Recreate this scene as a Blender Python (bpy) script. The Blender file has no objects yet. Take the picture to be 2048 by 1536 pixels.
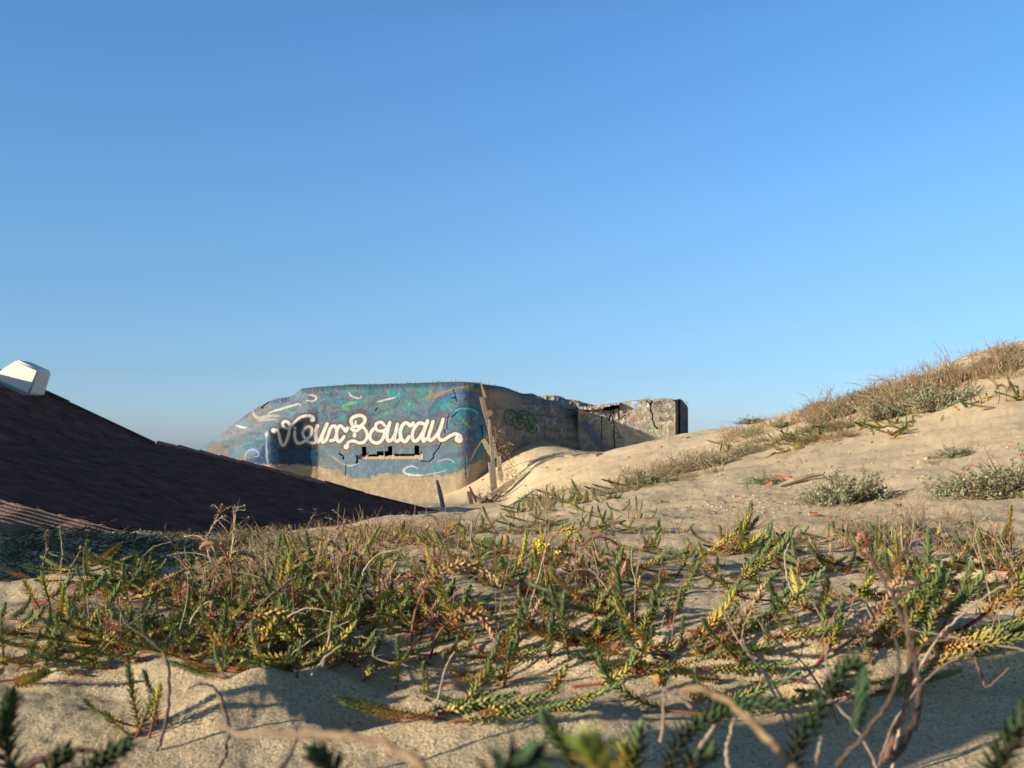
import bpy, math, random
import numpy as np
from mathutils import Vector, Matrix, Quaternion, Euler

S = bpy.context.scene
C = S.collection
R = math.radians
random.seed(7)

# ------------------------------------------------------------------ camera
F = 2196.0                       # focal length in pixels of the 2048 wide photograph
PITCH = math.atan(132 / F)
cam = bpy.data.cameras.new('camera')
cam.sensor_width = 36.0
cam.lens = 36.0 * F / 2048.0
cam.clip_start = 0.05
cam.clip_end = 20000
cam.dof.use_dof = True
cam.dof.focus_distance = 5.0
cam.dof.aperture_fstop = cam.lens / 1000 / 0.0036
co = bpy.data.objects.new('camera', cam)
C.objects.link(co)
co.location = (0, 0, 0)
co.rotation_euler = (R(90) + PITCH, 0, 0)
S.camera = co

# ------------------------------------------------------------------ sky and sun
SUN_EL = R(12.0)
SUN_H = (-0.868, -0.497)         # horizontal direction towards the sun
w = bpy.data.worlds.new('World')
S.world = w
w.use_nodes = True
nt = w.node_tree
sky = nt.nodes.new('ShaderNodeTexSky')
sky.sky_type = 'NISHITA'
sky.sun_disc = False
sky.sun_elevation = SUN_EL
sky.sun_rotation = math.atan2(SUN_H[0], SUN_H[1])
sky.air_density = 1.0
sky.dust_density = 0.6
sky.ozone_density = 2.6
sky.altitude = 0
# the clear coastal air of the photograph: deeper blue, little haze at the horizon
_tc = nt.nodes.new('ShaderNodeTexCoord'); _sx = nt.nodes.new('ShaderNodeSeparateXYZ'); nt.links.new(_tc.outputs['Generated'], _sx.inputs[0])
_rp = nt.nodes.new('ShaderNodeValToRGB'); nt.links.new(_sx.outputs[2], _rp.inputs[0])
TINT = [(0.0, (.74, .98, 1.75)), (.03, (.68, .90, 1.5)), (.07, (.62, .82, 1.24)), (.13, (.66, .86, 1.14)), (.22, (.70, .96, 1.24)), (.37, (.66, 1.02, 1.33)), (.55, (.50, .54, .56))]
while len(_rp.color_ramp.elements) < len(TINT): _rp.color_ramp.elements.new(.5)
for _e, (_p, _c) in zip(_rp.color_ramp.elements, TINT): _e.position = _p; _e.color = (*_c, 1)
_mx = nt.nodes.new('ShaderNodeMix'); _mx.data_type = 'RGBA'; _mx.blend_type = 'MULTIPLY'; _mx.inputs[0].default_value = 1
nt.links.new(sky.outputs[0], _mx.inputs[6]); nt.links.new(_rp.outputs[0], _mx.inputs[7])
nt.links.new(_mx.outputs[2], nt.nodes['Background'].inputs[0])
nt.nodes['Background'].inputs[1].default_value = 0.098
sl = bpy.data.lights.new('sun', 'SUN')
sl.energy = 5.0
sl.angle = R(0.5)
sl.color = (1.0, 0.85, 0.64)
so = bpy.data.objects.new('sun', sl)
C.objects.link(so)
sd = Vector((SUN_H[0] * math.cos(SUN_EL), SUN_H[1] * math.cos(SUN_EL), math.sin(SUN_EL)))
so.rotation_euler = sd.to_track_quat('Z', 'Y').to_euler()
so.location = (-20, -20, 20)
S.view_settings.view_transform = 'Standard'
S.view_settings.look = 'None'
S.view_settings.gamma = 1
S.view_settings.exposure = 0.9
S.cycles.use_denoising = True
S.cycles.max_bounces = 6

# ------------------------------------------------------------------ helpers
cP, sP = math.cos(PITCH), math.sin(PITCH)
def at(u, v, D):
    """point on the ray through pixel (u, v) of the 2048 x 1536 photograph whose y is D"""
    x, y, z = (u - 1024), F * cP - (768 - v) * sP, F * sP + (768 - v) * cP
    k = D / y
    return np.array([x * k, D, z * k])

def at_arr(u, v, D):
    y = F * cP - (768 - v) * sP
    k = D / y
    return np.stack([(u - 1024) * k, D + 0 * u, (F * sP + (768 - v) * cP) * k], -1)

def hash2(ix, iy, seed):
    h = (ix.astype(np.int64) * 374761393 + iy.astype(np.int64) * 668265263 + seed * 974711) & 0xffffffff
    h = ((h ^ (h >> 13)) * 1274126177) & 0xffffffff
    h = (h ^ (h >> 16)) & 0xffffffff
    return h / 4294967295.0

def vnoise(x, y, seed=0):
    x = np.asarray(x, float); y = np.asarray(y, float)
    ix = np.floor(x); iy = np.floor(y)
    fx = x - ix; fy = y - iy
    def g(dx, dy):
        a = hash2(ix + dx, iy + dy, seed) * 2 * math.pi
        return np.cos(a) * (fx - dx) + np.sin(a) * (fy - dy)
    sx = fx * fx * fx * (fx * (fx * 6 - 15) + 10); sy = fy * fy * fy * (fy * (fy * 6 - 15) + 10)
    a = g(0, 0) * (1 - sx) + g(1, 0) * sx
    b = g(0, 1) * (1 - sx) + g(1, 1) * sx
    return (a * (1 - sy) + b * sy) * 1.5

def fbm(x, y, o=4, seed=0):
    t = 0; a = 1.0
    for i in range(o):
        t = t + a * vnoise(x * 2 ** i + 17.3 * i, y * 2 ** i - 9.1 * i, seed + i); a *= 0.5
    return t

def pchip(xs, ys, x):
    """monotone cubic through (xs, ys[..., n]) at x"""
    xs = np.asarray(xs, float); ys = np.asarray(ys, float)
    h = np.diff(xs); d = np.diff(ys, axis=-1) / h
    m = np.zeros_like(ys)
    a, b = d[..., :-1], d[..., 1:]
    same = (a * b) > 0
    w1 = 2 * h[1:] + h[:-1]; w2 = h[1:] + 2 * h[:-1]
    with np.errstate(divide='ignore', invalid='ignore'):
        mm = (w1 + w2) / (w1 / a + w2 / b)
    m[..., 1:-1] = np.where(same, mm, 0)
    m[..., 0] = d[..., 0]; m[..., -1] = d[..., -1]
    x = np.clip(x, xs[0], xs[-1])
    i = np.clip(np.searchsorted(xs, x, side='right') - 1, 0, len(xs) - 2)
    t = (x - xs[i]) / h[i]; hh = h[i]
    y0, y1, m0, m1 = ys[..., i], ys[..., i + 1], m[..., i], m[..., i + 1]
    return (2*t**3-3*t**2+1)*y0 + (t**3-2*t**2+t)*hh*m0 + (-2*t**3+3*t**2)*y1 + (t**3-t**2)*hh*m1

def sstep(a, b, x):
    t = np.clip((x - a) / (b - a), 0, 1)
    return t * t * (3 - 2 * t)

# ---- custom properties
def tag(o, label=None, cat=None, group=None, kind=None):
    if label: o['label'] = label
    if cat: o['category'] = cat
    if group: o['group'] = group
    if kind: o['kind'] = kind
    return o

def empty(name, loc, parent=None):
    o = bpy.data.objects.new(name, None); C.objects.link(o)
    o.location = Vector(loc); o.empty_display_size = 0.1
    return o

class MB:
    """collects vertices, faces and colours; build() links them as ONE mesh object"""
    def __init__(s): s.v = []; s.f = []; s.c = []
    def add(s, vs, fs, col):
        n = len(s.v)
        s.v.extend([tuple(p) for p in vs])
        s.f.extend([tuple(i + n for i in f) for f in fs])
        if isinstance(col, list): s.c.extend(col)
        else: s.c.extend([tuple(col)] * len(vs))
    def tube(s, pts, rad, n=5, col=(.3, .3, .3), caps=True, squash=1.0, jit=0.0):
        pts = [Vector(p) for p in pts]
        m = len(pts)
        if not hasattr(rad, '__len__'): rad = [rad] * m
        up = Vector((0.13, 0.31, 0.94))
        vs = []; cs = []
        for i, p in enumerate(pts):
            t = (pts[min(i + 1, m - 1)] - pts[max(i - 1, 0)])
            if t.length < 1e-9: t = Vector((0, 0, 1))
            t.normalize()
            a = t.cross(up)
            if a.length < 0.1: a = t.cross(Vector((1, 0, 0)))
            a.normalize(); b = t.cross(a)
            cc = col(i / (m - 1)) if callable(col) else col
            for k in range(n):
                an = 2 * math.pi * k / n
                r = rad[i] * (1 + (random.uniform(-jit, jit) if jit else 0))
                vs.append(p + a * math.cos(an) * r + b * math.sin(an) * r * squash)
                cs.append(tuple(cc))
        fs = []
        for i in range(m - 1):
            for k in range(n):
                k2 = (k + 1) % n
                fs.append((i*n+k, i*n+k2, (i+1)*n+k2, (i+1)*n+k))
        if caps:
            fs.append(tuple(range(n))[::-1]); fs.append(tuple((m-1)*n + k for k in range(n)))
        s.add(vs, fs, cs)
    def leaf(s, o, d, nrm, L, W, col, fold=0.25):
        d = Vector(d).normalized(); nrm = Vector(nrm)
        side = d.cross(nrm)
        if side.length < 1e-4: side = d.cross(Vector((1, 0, 0.2)))
        side.normalize(); up = side.cross(d)
        o = Vector(o)
        m = o + d * L * 0.55
        c2 = tuple(min(1, q * 1.25) for q in col)
        s.add([o, m + side * W * .5 + up * W * fold, o + d * L, m - side * W * .5 + up * W * fold],
              [(0, 1, 2), (0, 2, 3)], [tuple(col), tuple(col), c2, tuple(col)])
    def box(s, c, ax, ay, az, col):
        """centre and three half-axis vectors"""
        c = Vector(c); ax, ay, az = Vector(ax), Vector(ay), Vector(az)
        vs = [c + ax*i + ay*j + az*k for k in (-1, 1) for j in (-1, 1) for i in (-1, 1)]
        s.add(vs, [(0,2,3,1), (4,5,7,6), (0,1,5,4), (2,6,7,3), (0,4,6,2), (1,3,7,5)], col)
    def mesh(s, name, mat, smooth=True):
        me = bpy.data.meshes.new(name)
        me.from_pydata(s.v, [], s.f)
        a = me.color_attributes.new('Col', 'FLOAT_COLOR', 'POINT')
        cc = np.ones((len(s.v), 4), np.float32); cc[:, :3] = np.array(s.c, np.float32)
        a.data.foreach_set('color', cc.ravel())
        if smooth: me.polygons.foreach_set('use_smooth', [True] * len(me.polygons))
        me.materials.append(mat); me.update()
        return me
    def build(s, name, mat, parent=None, smooth=True):
        o = bpy.data.objects.new(name, s.mesh(name, mat, smooth))
        C.objects.link(o)
        if parent is not None:
            o.parent = parent
            o.matrix_parent_inverse = Matrix.Translation(parent.location).inverted()
        return o

def grid_mesh(name, P, mat, col=None, parent=None, smooth=True, flip=False, wrap=False):
    """P is (rows, cols, 3)"""
    nr, nc = P.shape[:2]
    me = bpy.data.meshes.new(name)
    idx = np.arange(nr * nc).reshape(nr, nc)
    if wrap: idx = np.concatenate([idx, idx[:, :1]], 1)
    q = np.stack([idx[:-1, :-1], idx[:-1, 1:], idx[1:, 1:], idx[1:, :-1]], -1).reshape(-1, 4)
    if flip: q = q[:, ::-1]
    me.vertices.add(nr * nc); me.vertices.foreach_set('co', P.astype(np.float32).ravel())
    me.loops.add(q.size); me.loops.foreach_set('vertex_index', q.ravel().astype(np.int32))
    me.polygons.add(len(q)); me.polygons.foreach_set('loop_start', np.arange(0, q.size, 4, dtype=np.int32))
    me.polygons.foreach_set('loop_total', np.full(len(q), 4, np.int32))
    me.update(calc_edges=True)
    if col is not None:
        a = me.color_attributes.new('Col', 'FLOAT_COLOR', 'POINT')
        cc = np.ones((nr * nc, 4), np.float32); cc[:, :3] = col.reshape(-1, 3)
        a.data.foreach_set('color', cc.ravel())
    if smooth: me.polygons.foreach_set('use_smooth', [True] * len(me.polygons))
    me.materials.append(mat)
    o = bpy.data.objects.new(name, me); C.objects.link(o)
    if parent is not None:
        o.parent = parent
        o.matrix_parent_inverse = Matrix.Translation(parent.location).inverted()
    return o

def place(mb, anchor):
    """shift the collected vertices so that anchor becomes the local origin"""
    a = Vector(anchor)
    mb.v = [(p[0]-a.x, p[1]-a.y, p[2]-a.z) for p in mb.v]
    return mb

# ------------------------------------------------------------------ materials
def new_mat(name, rough=0.8, spec=0.2):
    m = bpy.data.materials.new(name); m.use_nodes = True
    n = m.node_tree.nodes; b = n['Principled BSDF']
    b.inputs['Roughness'].default_value = rough
    b.inputs['Specular IOR Level'].default_value = spec
    return m, m.node_tree, b

def N(t, typ, **kw):
    n = t.nodes.new(typ)
    for k, v in kw.items():
        if k in n.inputs: n.inputs[k].default_value = v
        else: setattr(n, k, v)
    return n

def noise(t, scale, detail=4, rough=0.6, vec=None):
    n = t.nodes.new('ShaderNodeTexNoise')
    n.inputs['Scale'].default_value = scale; n.inputs['Detail'].default_value = detail
    n.inputs['Roughness'].default_value = rough
    if vec is not None: t.links.new(vec, n.inputs['Vector'])
    return n

def ramp(t, src, stops):
    r = t.nodes.new('ShaderNodeValToRGB')
    e = r.color_ramp.elements
    while len(e) < len(stops): e.new(0.5)
    for i, (p, c) in enumerate(stops):
        e[i].position = p; e[i].color = (*c, 1) if len(c) == 3 else c
    t.links.new(src, r.inputs[0]); return r

def mixc(t, fac, a, b, mode='MIX'):
    m = t.nodes.new('ShaderNodeMix'); m.data_type = 'RGBA'; m.blend_type = mode
    for s_, v in ((0, fac), (6, a), (7, b)):
        if isinstance(v, (int, float)): m.inputs[s_].default_value = v
        elif isinstance(v, tuple): m.inputs[s_].default_value = (*v, 1)
        else: t.links.new(v, m.inputs[s_])
    return m.outputs[2]

def bump(t, b, h, strength, dist, prev=None):
    n = t.nodes.new('ShaderNodeBump'); n.inputs['Strength'].default_value = strength
    n.inputs['Distance'].default_value = dist
    t.links.new(h, n.inputs['Height'])
    if prev is not None: t.links.new(prev, n.inputs['Normal'])
    t.links.new(n.outputs[0], b.inputs['Normal'])
    return n.outputs[0]

def g3(x): return (x, x, x)

def vcol_mat(name, rough=0.7, spec=0.2, nscale=30, amount=0.25, bumps=((60, .002),), transl=0.0, objvar=0.0):
    m, t, b = new_mat(name, rough, spec)
    a = N(t, 'ShaderNodeVertexColor', layer_name='Col')
    tc = t.nodes.new('ShaderNodeTexCoord')
    n1 = noise(t, nscale, 5, 0.65, tc.outputs['Object'])
    r = ramp(t, n1.outputs[0], [(0.25, g3(1 - amount)), (0.75, g3(1 + amount * .8))])
    c = mixc(t, 1.0, a.outputs[0], r.outputs[0], 'MULTIPLY')
    if objvar:
        oi = t.nodes.new('ShaderNodeObjectInfo')
        hs = t.nodes.new('ShaderNodeHueSaturation')
        mr = N(t, 'ShaderNodeMapRange'); mr.inputs[3].default_value = 0.5 - objvar * .08; mr.inputs[4].default_value = 0.5 + objvar * .06
        t.links.new(oi.outputs['Random'], mr.inputs[0]); t.links.new(mr.outputs[0], hs.inputs['Hue'])
        mv = N(t, 'ShaderNodeMath', operation='MULTIPLY_ADD'); mv.inputs[1].default_value = objvar * .9; mv.inputs[2].default_value = 1 - objvar * .4
        t.links.new(oi.outputs['Random'], mv.inputs[0]); t.links.new(mv.outputs[0], hs.inputs['Value'])
        t.links.new(c, hs.inputs['Color']); c = hs.outputs[0]
    t.links.new(c, b.inputs['Base Color'])
    prev = None
    for sc, ds in bumps:
        nn = noise(t, sc, 4, 0.6, tc.outputs['Object'])
        prev = bump(t, b, nn.outputs[0], 1.0, ds, prev)
    if transl:
        tr = t.nodes.new('ShaderNodeBsdfTranslucent'); t.links.new(c, tr.inputs[0])
        mx = t.nodes.new('ShaderNodeMixShader'); mx.inputs[0].default_value = transl
        out = t.nodes['Material Output']
        t.links.new(b.outputs[0], mx.inputs[1]); t.links.new(tr.outputs[0], mx.inputs[2])
        t.links.new(mx.outputs[0], out.inputs[0])
    return m

def sand_material():
    m, t, b = new_mat('dune_sand', 0.95, 0.1)
    tc = t.nodes.new('ShaderNodeTexCoord'); P = tc.outputs['Object']
    big = noise(t, 0.7, 5, 0.6, P); mid = noise(t, 9, 5, 0.65, P); fine = noise(t, 200, 3, 0.8, P)
    c = ramp(t, big.outputs[0], [(0.3, (.50, .40, .25)), (0.7, (.60, .485, .32))]).outputs[0]
    c = mixc(t, 0.45, c, ramp(t, mid.outputs[0], [(0.3, (.45, .35, .215)), (0.72, (.62, .495, .325))]).outputs[0])
    c = mixc(t, 1.0, c, ramp(t, fine.outputs[0], [(0.36, g3(.40)), (0.47, g3(1.0)), (0.66, g3(1.35))]).outputs[0], 'MULTIPLY')
    # dark organic specks and pale shell crumbs
    v1 = N(t, 'ShaderNodeTexVoronoi'); v1.inputs['Scale'].default_value = 70; t.links.new(P, v1.inputs['Vector'])
    s1 = ramp(t, v1.outputs['Distance'], [(0.10, g3(1)), (0.16, g3(0))])
    pick = ramp(t, v1.outputs['Color'], [(0.62, g3(0)), (0.66, g3(1))])
    f1 = mixc(t, 1.0, s1.outputs[0], pick.outputs[0], 'MULTIPLY')
    c = mixc(t, f1, c, (.12, .085, .06))
    v2 = N(t, 'ShaderNodeTexVoronoi'); v2.inputs['Scale'].default_value = 17; t.links.new(P, v2.inputs['Vector'])
    s2 = ramp(t, v2.outputs['Distance'], [(0.05, g3(1)), (0.09, g3(0))])
    p2 = ramp(t, v2.outputs['Color'], [(0.6, g3(0)), (0.64, g3(1))])
    c = mixc(t, mixc(t, 1.0, s2.outputs[0], p2.outputs[0], 'MULTIPLY'), c, (.72, .64, .52))
    t.links.new(c, b.inputs['Base Color'])
    p = bump(t, b, noise(t, 16, 5, .6, P).outputs[0], 1.0, 0.0045)
    p = bump(t, b, noise(t, 80, 4, .75, P).outputs[0], 1.0, 0.0038, p)
    bump(t, b, noise(t, 210, 3, .8, P).outputs[0], 1.0, 0.0058, p)
    return m

M_SAND = sand_material()
M_CONC = vcol_mat('weathered_concrete', .95, .1, 6, .22, ((2.2, .02), (14, .008)))
M_MURAL = vcol_mat('painted_concrete', .8, .2, 7, .16, ((3.0, .007), (22, .004)))
M_PLANT = vcol_mat('spurge_leaf', .65, .2, 60, .2, (), transl=.15, objvar=.25)
M_STEM = vcol_mat('dry_stem', .8, .2, 80, .3, ((200, .0008),), objvar=.12)
M_SHRUB = vcol_mat('shrub_leaf', .8, .15, 30, .25, (), transl=.12, objvar=.15)
M_WOOD = vcol_mat('weathered_wood', .9, .1, 12, .35, ((25, .006),))
M_ROOF = vcol_mat('roof_tiles', .95, .06, 4, .3, ((9, .012), (40, .006)))
M_BRICK = vcol_mat('broken_brick', .9, .1, 40, .3, ((50, .004),))
M_PLASTIC = vcol_mat('white_plastic', .45, .4, 3, .05, ())
M_STONE = vcol_mat('pale_stone', .9, .1, 40, .25, ((60, .003),))

# ------------------------------------------------------------------ the dune
DN = [0.3, 1.2, 1.5, 2.0, 2.7, 3.6, 5, 7, 10, 14, 20, 28, 33, 36, 38.5, 45, 60, 120, 5000]
near = [None, 1522, 1398, 1273]
TAB = {   # v of the ground at D = 2.7 3.6 5 7 10 14 20 28 33 36 38.5 45 60
 -500: [1185, 1225, 1190, 1130, 1068, 1040, 1010, 990, 980, 975, 972, 965, 940],
 0:    [1190, 1225, 1185, 1125, 1052, 1035, 1010, 990, 980, 975, 972, 965, 940],
 150:  [1182, 1215, 1180, 1125, 1060, 1045, 1020, 995, 985, 980, 975, 965, 940],
 300:  [1172, 1175, 1170, 1122, 1072, 1052, 1030, 1000, 990, 985, 980, 965, 940],
 450:  [1172, 1140, 1130, 1110, 1078, 1060, 1035, 1005, 995, 988, 980, 965, 940],
 600:  [1174, 1130, 1102, 1084, 1068, 1058, 1036, 1010, 1000, 992, 985, 965, 940],
 850:  [1172, 1115, 1076, 1050, 1038, 1034, 1030, 1014, 1006, 992, 985, 960, 935],
 1000: [1170, 1108, 1068, 1042, 1026, 1018, 1022, 1014, 999, 925, 900, 920, 920],
 1080: [1170, 1105, 1062, 1034, 1012, 1002, 996, 974, 944, 900, 882, 905, 915],
 1200: [1168, 1102, 1054, 1020, 985, 965, 945, 922, 909, 906, 909, 920, 920],
 1400: [1168, 1100, 1046, 1002, 955, 920, 890, 868, 866, 868, 870, 880, 895],
 1600: [1168, 1098, 1038, 980, 923, 862, 824, 840, 848, 855, 860, 872, 890],
 1800: [1165, 1092, 1022, 950, 872, 788, 768, 800, 815, 826, 836, 850, 880],
 2048: [1160, 1080, 998, 902, 794, 708, 702, 750, 780, 795, 805, 830, 870],
 2400: [1150, 1060, 975, 860, 740, 655, 670, 720, 755, 775, 790, 820, 860],
 2900: [1140, 1050, 960, 840, 715, 640, 660, 715, 750, 770, 790, 820, 860],
}
us = sorted(TAB)
NEARZ = (-.365, -.352, -.325)
Zt = []
for u in us:
    row = [-0.36] + list(NEARZ)
    row += [-(v - 900) / F * d for v, d in zip(TAB[u], DN[4:17])] + [-1.8, -2.0]
    Zt.append(row)
Zt = np.array(Zt)
lgD = np.log(np.array(DN))
LX = np.linspace(lgD[0], lgD[-1], 900)
Z1 = pchip(lgD, Zt, LX)                         # (nu, 900)
UX = np.linspace(us[0], us[-1], 700)
Z2 = pchip(us, Z1.T, UX)                        # (900, 700)

def ridge(x, y):
    """unseen low dune added left of the frame to keep the hollow before the house in shade"""
    p = SUN_H[0] * x + SUN_H[1] * y
    q = -SUN_H[1] * x + SUN_H[0] * y
    top = 1.15 * sstep(-3.6, -5.6, q) * sstep(-10.9, -10.2, q)
    return (top + 0.34 * (top > 0)) * np.exp(-((p - 5.0) / 1.5) ** 2)

def ground(x, y, detail=True):
    x = np.asarray(x, float); y = np.asarray(y, float)
    r = np.hypot(x, y); th = np.arctan2(x, y)
    thc = np.clip(th, R(-34), R(40))
    D = np.clip(r * np.cos(thc), 0.3, 5000)
    u = np.clip(1024 + F * np.tan(thc), us[0], us[-1] - 1e-6)
    a = (np.log(D) - LX[0]) / (LX[1] - LX[0]); i = np.clip(a.astype(int), 0, 898); fa = np.clip(a - i, 0, 1)
    b = (u - UX[0]) / (UX[1] - UX[0]); j = np.clip(b.astype(int), 0, 698); fb = np.clip(b - j, 0, 1)
    z = (Z2[i, j] * (1 - fa) + Z2[i + 1, j] * fa) * (1 - fb) + (Z2[i, j + 1] * (1 - fa) + Z2[i + 1, j + 1] * fa) * fb
    # behind and beside the camera the dune levels out
    k = sstep(R(45), R(90), np.abs(th))
    z = z * (1 - k) + k * np.where(r < 1.5, -0.34, -0.34 - 0.12 * np.log(np.maximum(r, 1.5) / 1.5))
    z = z + ridge(x, y)  # unseen dune added to shade the hollow
    amp = np.clip(r / 3, .25, 1) * np.exp(-np.maximum(r - 30, 0) / 20) + (r >= 80) * .5
    z = z + 0.030 * amp * fbm(x * 1.7, y * 1.7, 3, 3)
    z = z + 0.09 * np.clip((r - 3) / 12, 0, 1) * fbm(x * .35, y * .35, 3, 8) * np.exp(-np.maximum(r - 30, 0) / 20)
    if True:
        n = fbm(x * 6, y * 6, 3, 21)
        z = z + 0.009 * np.abs(n) * np.clip((r - .6) / 2.2, .25, 1) * (r < 40)
        z = z + 0.0019 * fbm(x * 26, y * 26, 3, 33) * (r < 14)
    led = 1.78 + .10 * vnoise(x * 3.1, x * 0 + 2, 55) + .05 * vnoise(x * 9, y * 2, 56)
    z = z + .028 * (sstep(led - .10, led + .06, y) - 1) * (r < 3.5) * (np.abs(th) < R(60)) * sstep(R(60), R(40), np.abs(th))
    wpx = .035 * vnoise(x * 7, y * 7, 61); wpy = .035 * vnoise(x * 7, y * 7, 62)
    for (bu, bv, rad, h, sq) in HUMPS:
        z = z + h * np.exp(-(((x + wpx - bu) / (rad * sq)) ** 2 + ((y + wpy - bv) / rad) ** 2))
    return z

# explicit hummocks (x, y, radius, height, width factor)
HUMPS = []
for (u_, v_, D_, rad_, h_, sq_) in [(590, 1400, 1.62, .11, .075, 1.2), (715, 1400, 1.58, .09, -.075, 1.2),
                                (1990, 1205, 2.6, .13, .10, 1.6), (1870, 1250, 2.3, .12, -.05, 1.5),
                                (1500, 1340, 1.85, .14, .045, 2.2), (980, 1440, 1.5, .09, .035, 3.0),
                                (250, 1190, 2.75, .2, .04, 1.6), (930, 1200, 2.6, .12, .05, 1.4),
                                (1250, 1290, 2.0, .10, .05, 2.4), (130, 1290, 1.9, .18, -.03, 1.5),
                                (1000, 1330, 1.8, .09, -.04, 2.0), (1720, 1300, 1.9, .11, .03, 1.3)]:
    HUMPS.append(((u_ - 1024) / F * D_, D_, rad_, h_, sq_))

def hit(u, v, dmin=0.9, dmax=60):
    """where the ray through pixel (u, v) meets the dune"""
    D = np.exp(np.linspace(math.log(dmin), math.log(dmax), 500))
    P = at_arr(np.full_like(D, u), np.full_like(D, v), D)
    d = P[:, 2] - ground(P[:, 0], P[:, 1])
    k = np.nonzero(d <= 0)[0]
    if len(k) == 0: return None
    i = k[0]
    if i == 0: return P[0]
    t = d[i-1] / (d[i-1] - d[i])
    p = P[i-1] * (1 - t) + P[i] * t
    return p

def gz(x, y): return float(ground(np.array([x]), np.array([y]))[0])

def build_ground():
    inner = np.linspace(R(-28.5), R(28.5), 900)
    left = R(-28.5) - (np.linspace(0, 1, 60)[1:] ** 1.3) * R(151.5)
    right = R(28.5) + (np.linspace(0, 1, 60)[1:-1] ** 1.3) * R(151.5)
    th = np.concatenate([left[::-1], inner, right])
    r = [0.02]
    while r[-1] < 6000:
        q = r[-1]
        f = .25 if q < .3 else (.03 if q < .95 else (.0055 if q < 3 else (.0085 if q < 9 else (.013 if q < 45 else .08))))
        r.append(q * (1 + f))
    r = np.array(r)
    TH, RR = np.meshgrid(th, r)
    x = RR * np.sin(TH); y = RR * np.cos(TH)
    z = ground(x, y)
    o = grid_mesh('sand_dune', np.stack([x, y, z], -1), M_SAND, wrap=True, flip=True)
    tag(o, kind='structure')
    return o
build_ground()

# ------------------------------------------------------------------ bunker
def seg_dist(U, V, pts):
    """distance to a polyline, and the position along it 0..1"""
    best = np.full(U.shape, 1e9); par = np.zeros(U.shape)
    L = [0]
    for a, b in zip(pts[:-1], pts[1:]): L.append(L[-1] + math.hypot(b[0]-a[0], b[1]-a[1]))
    for k, (a, b) in enumerate(zip(pts[:-1], pts[1:])):
        dx, dy = b[0]-a[0], b[1]-a[1]; l2 = dx*dx + dy*dy + 1e-9
        t = np.clip(((U - a[0]) * dx + (V - a[1]) * dy) / l2, 0, 1)
        d = np.hypot(U - a[0] - t * dx, V - a[1] - t * dy)
        m = d < best
        best = np.where(m, d, best); par = np.where(m, (L[k] + t * math.sqrt(l2)) / (L[-1] + 1e-9), par)
    return best, par

def smooth_poly(pts, n=6):
    """Catmull-Rom through pts"""
    out = []
    P = [pts[0]] + list(pts) + [pts[-1]]
    for i in range(1, len(P) - 2):
        p0, p1, p2, p3 = (np.array(P[i-1]), np.array(P[i]), np.array(P[i+1]), np.array(P[i+2]))
        for k in range(n):
            t = k / n
            out.append(tuple(0.5 * ((2*p1) + (-p0+p2)*t + (2*p0-5*p1+4*p2-p3)*t*t + (-p0+3*p1-3*p2+p3)*t**3)))
    out.append(tuple(pts[-1]))
    return out

def A(pts): return [(530 + x / 9.309, 810 + y / 9.309) for x, y in pts]
def B(pts): return [(680 + x / 7.877, 810 + y / 7.877) for x, y in pts]
def C1(pts): return [(380 + x / 4.8, 740 + y / 4.8) for x, y in pts]
def C2(pts): return [(640 + x / 5.121, 740 + y / 5.121) for x, y in pts]
LET = [  # strokes of the lettering: points, half width
 (A([(170,475),(215,468),(255,530),(278,620),(300,710),(335,760),(385,700),(425,600),(448,500),(462,410),(435,330),(380,305),(330,335),(345,400),(400,432),(470,415),(540,335),(640,240),(740,205),(850,205),(905,240),(890,275)]), 3.3),
 (A([(155,470),(175,490)]), 5.2), (A([(870,275),(900,275)]), 4.6), (A([(557,428),(557,438)]), 3.1),
 (A([(555,500),(555,600),(590,695),(650,715),(720,685),(800,625),(865,530),(872,450),(825,400),(755,425),(708,500),(715,570),(765,645),(830,700),(925,705)]), 3.3),
 (A([(975,385),(948,500),(950,640),(985,685),(1045,600),(1100,480),(1155,350)]), 4.2),
 (A([(1155,350),(1100,480),(1065,600),(1075,690),(1130,660),(1175,560),(1215,440),(1275,390),(1325,430),(1330,540),(1290,640),(1220,665)]), 4.0),
 (A([(1540,425),(1505,485),(1455,430),(1400,388),(1350,440),(1330,560),(1345,650),(1395,680),(1470,590)]), 4.0),
 (A([(1625,370),(1600,290),(1650,225),(1770,195),(1855,240),(1850,320),(1800,375)]), 4.0),
 (A([(1685,300),(1692,400)]), 2.2), (A([(1668,540),(1665,575)]), 4.2),
 (A([(1760,445),(1690,480),(1615,450),(1640,410),(1730,395),(1830,420),(1895,510),(1895,610),(1840,690),(1750,705),(1650,670),(1560,690),(1510,760)]), 3.7),
 (A([(1520,765),(1510,780)]), 6.0),
 (B([(530,375),(485,440),(470,520),(530,590),(620,590),(680,520),(700,440)]), 4.0),
 (B([(700,320),(650,270),(580,290),(560,350),(600,405),(680,405),(740,360),(785,275)]), 3.6),
 (B([(785,275),(755,390),(742,520),(770,570),(830,530),(880,420),(905,300)]), 4.0),
 (B([(905,300),(875,440),(860,540),(895,575),(935,545)]), 4.0),
 (B([(1150,285),(1110,325),(1040,280),(980,330),(948,430),(970,540),(1030,575),(1090,500)]), 4.3),
 (B([(1320,300),(1250,285),(1180,350),(1140,450),(1150,550),(1210,560),(1290,460),(1340,350),(1380,250)]), 4.2),
 (B([(1380,250),(1330,400),(1300,520),(1320,570),(1355,530)]), 3.9),
 (B([(1465,260),(1430,380),(1395,500),(1420,560),(1490,510),(1570,390),(1622,225)]), 4.1),
 (B([(1622,225),(1590,360),(1550,470),(1580,550),(1640,545),(1740,485),(1820,455),(1890,485),(1900,530)]), 3.9),
 (B([(1860,535),(1880,545)]), 8.6)]

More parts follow.
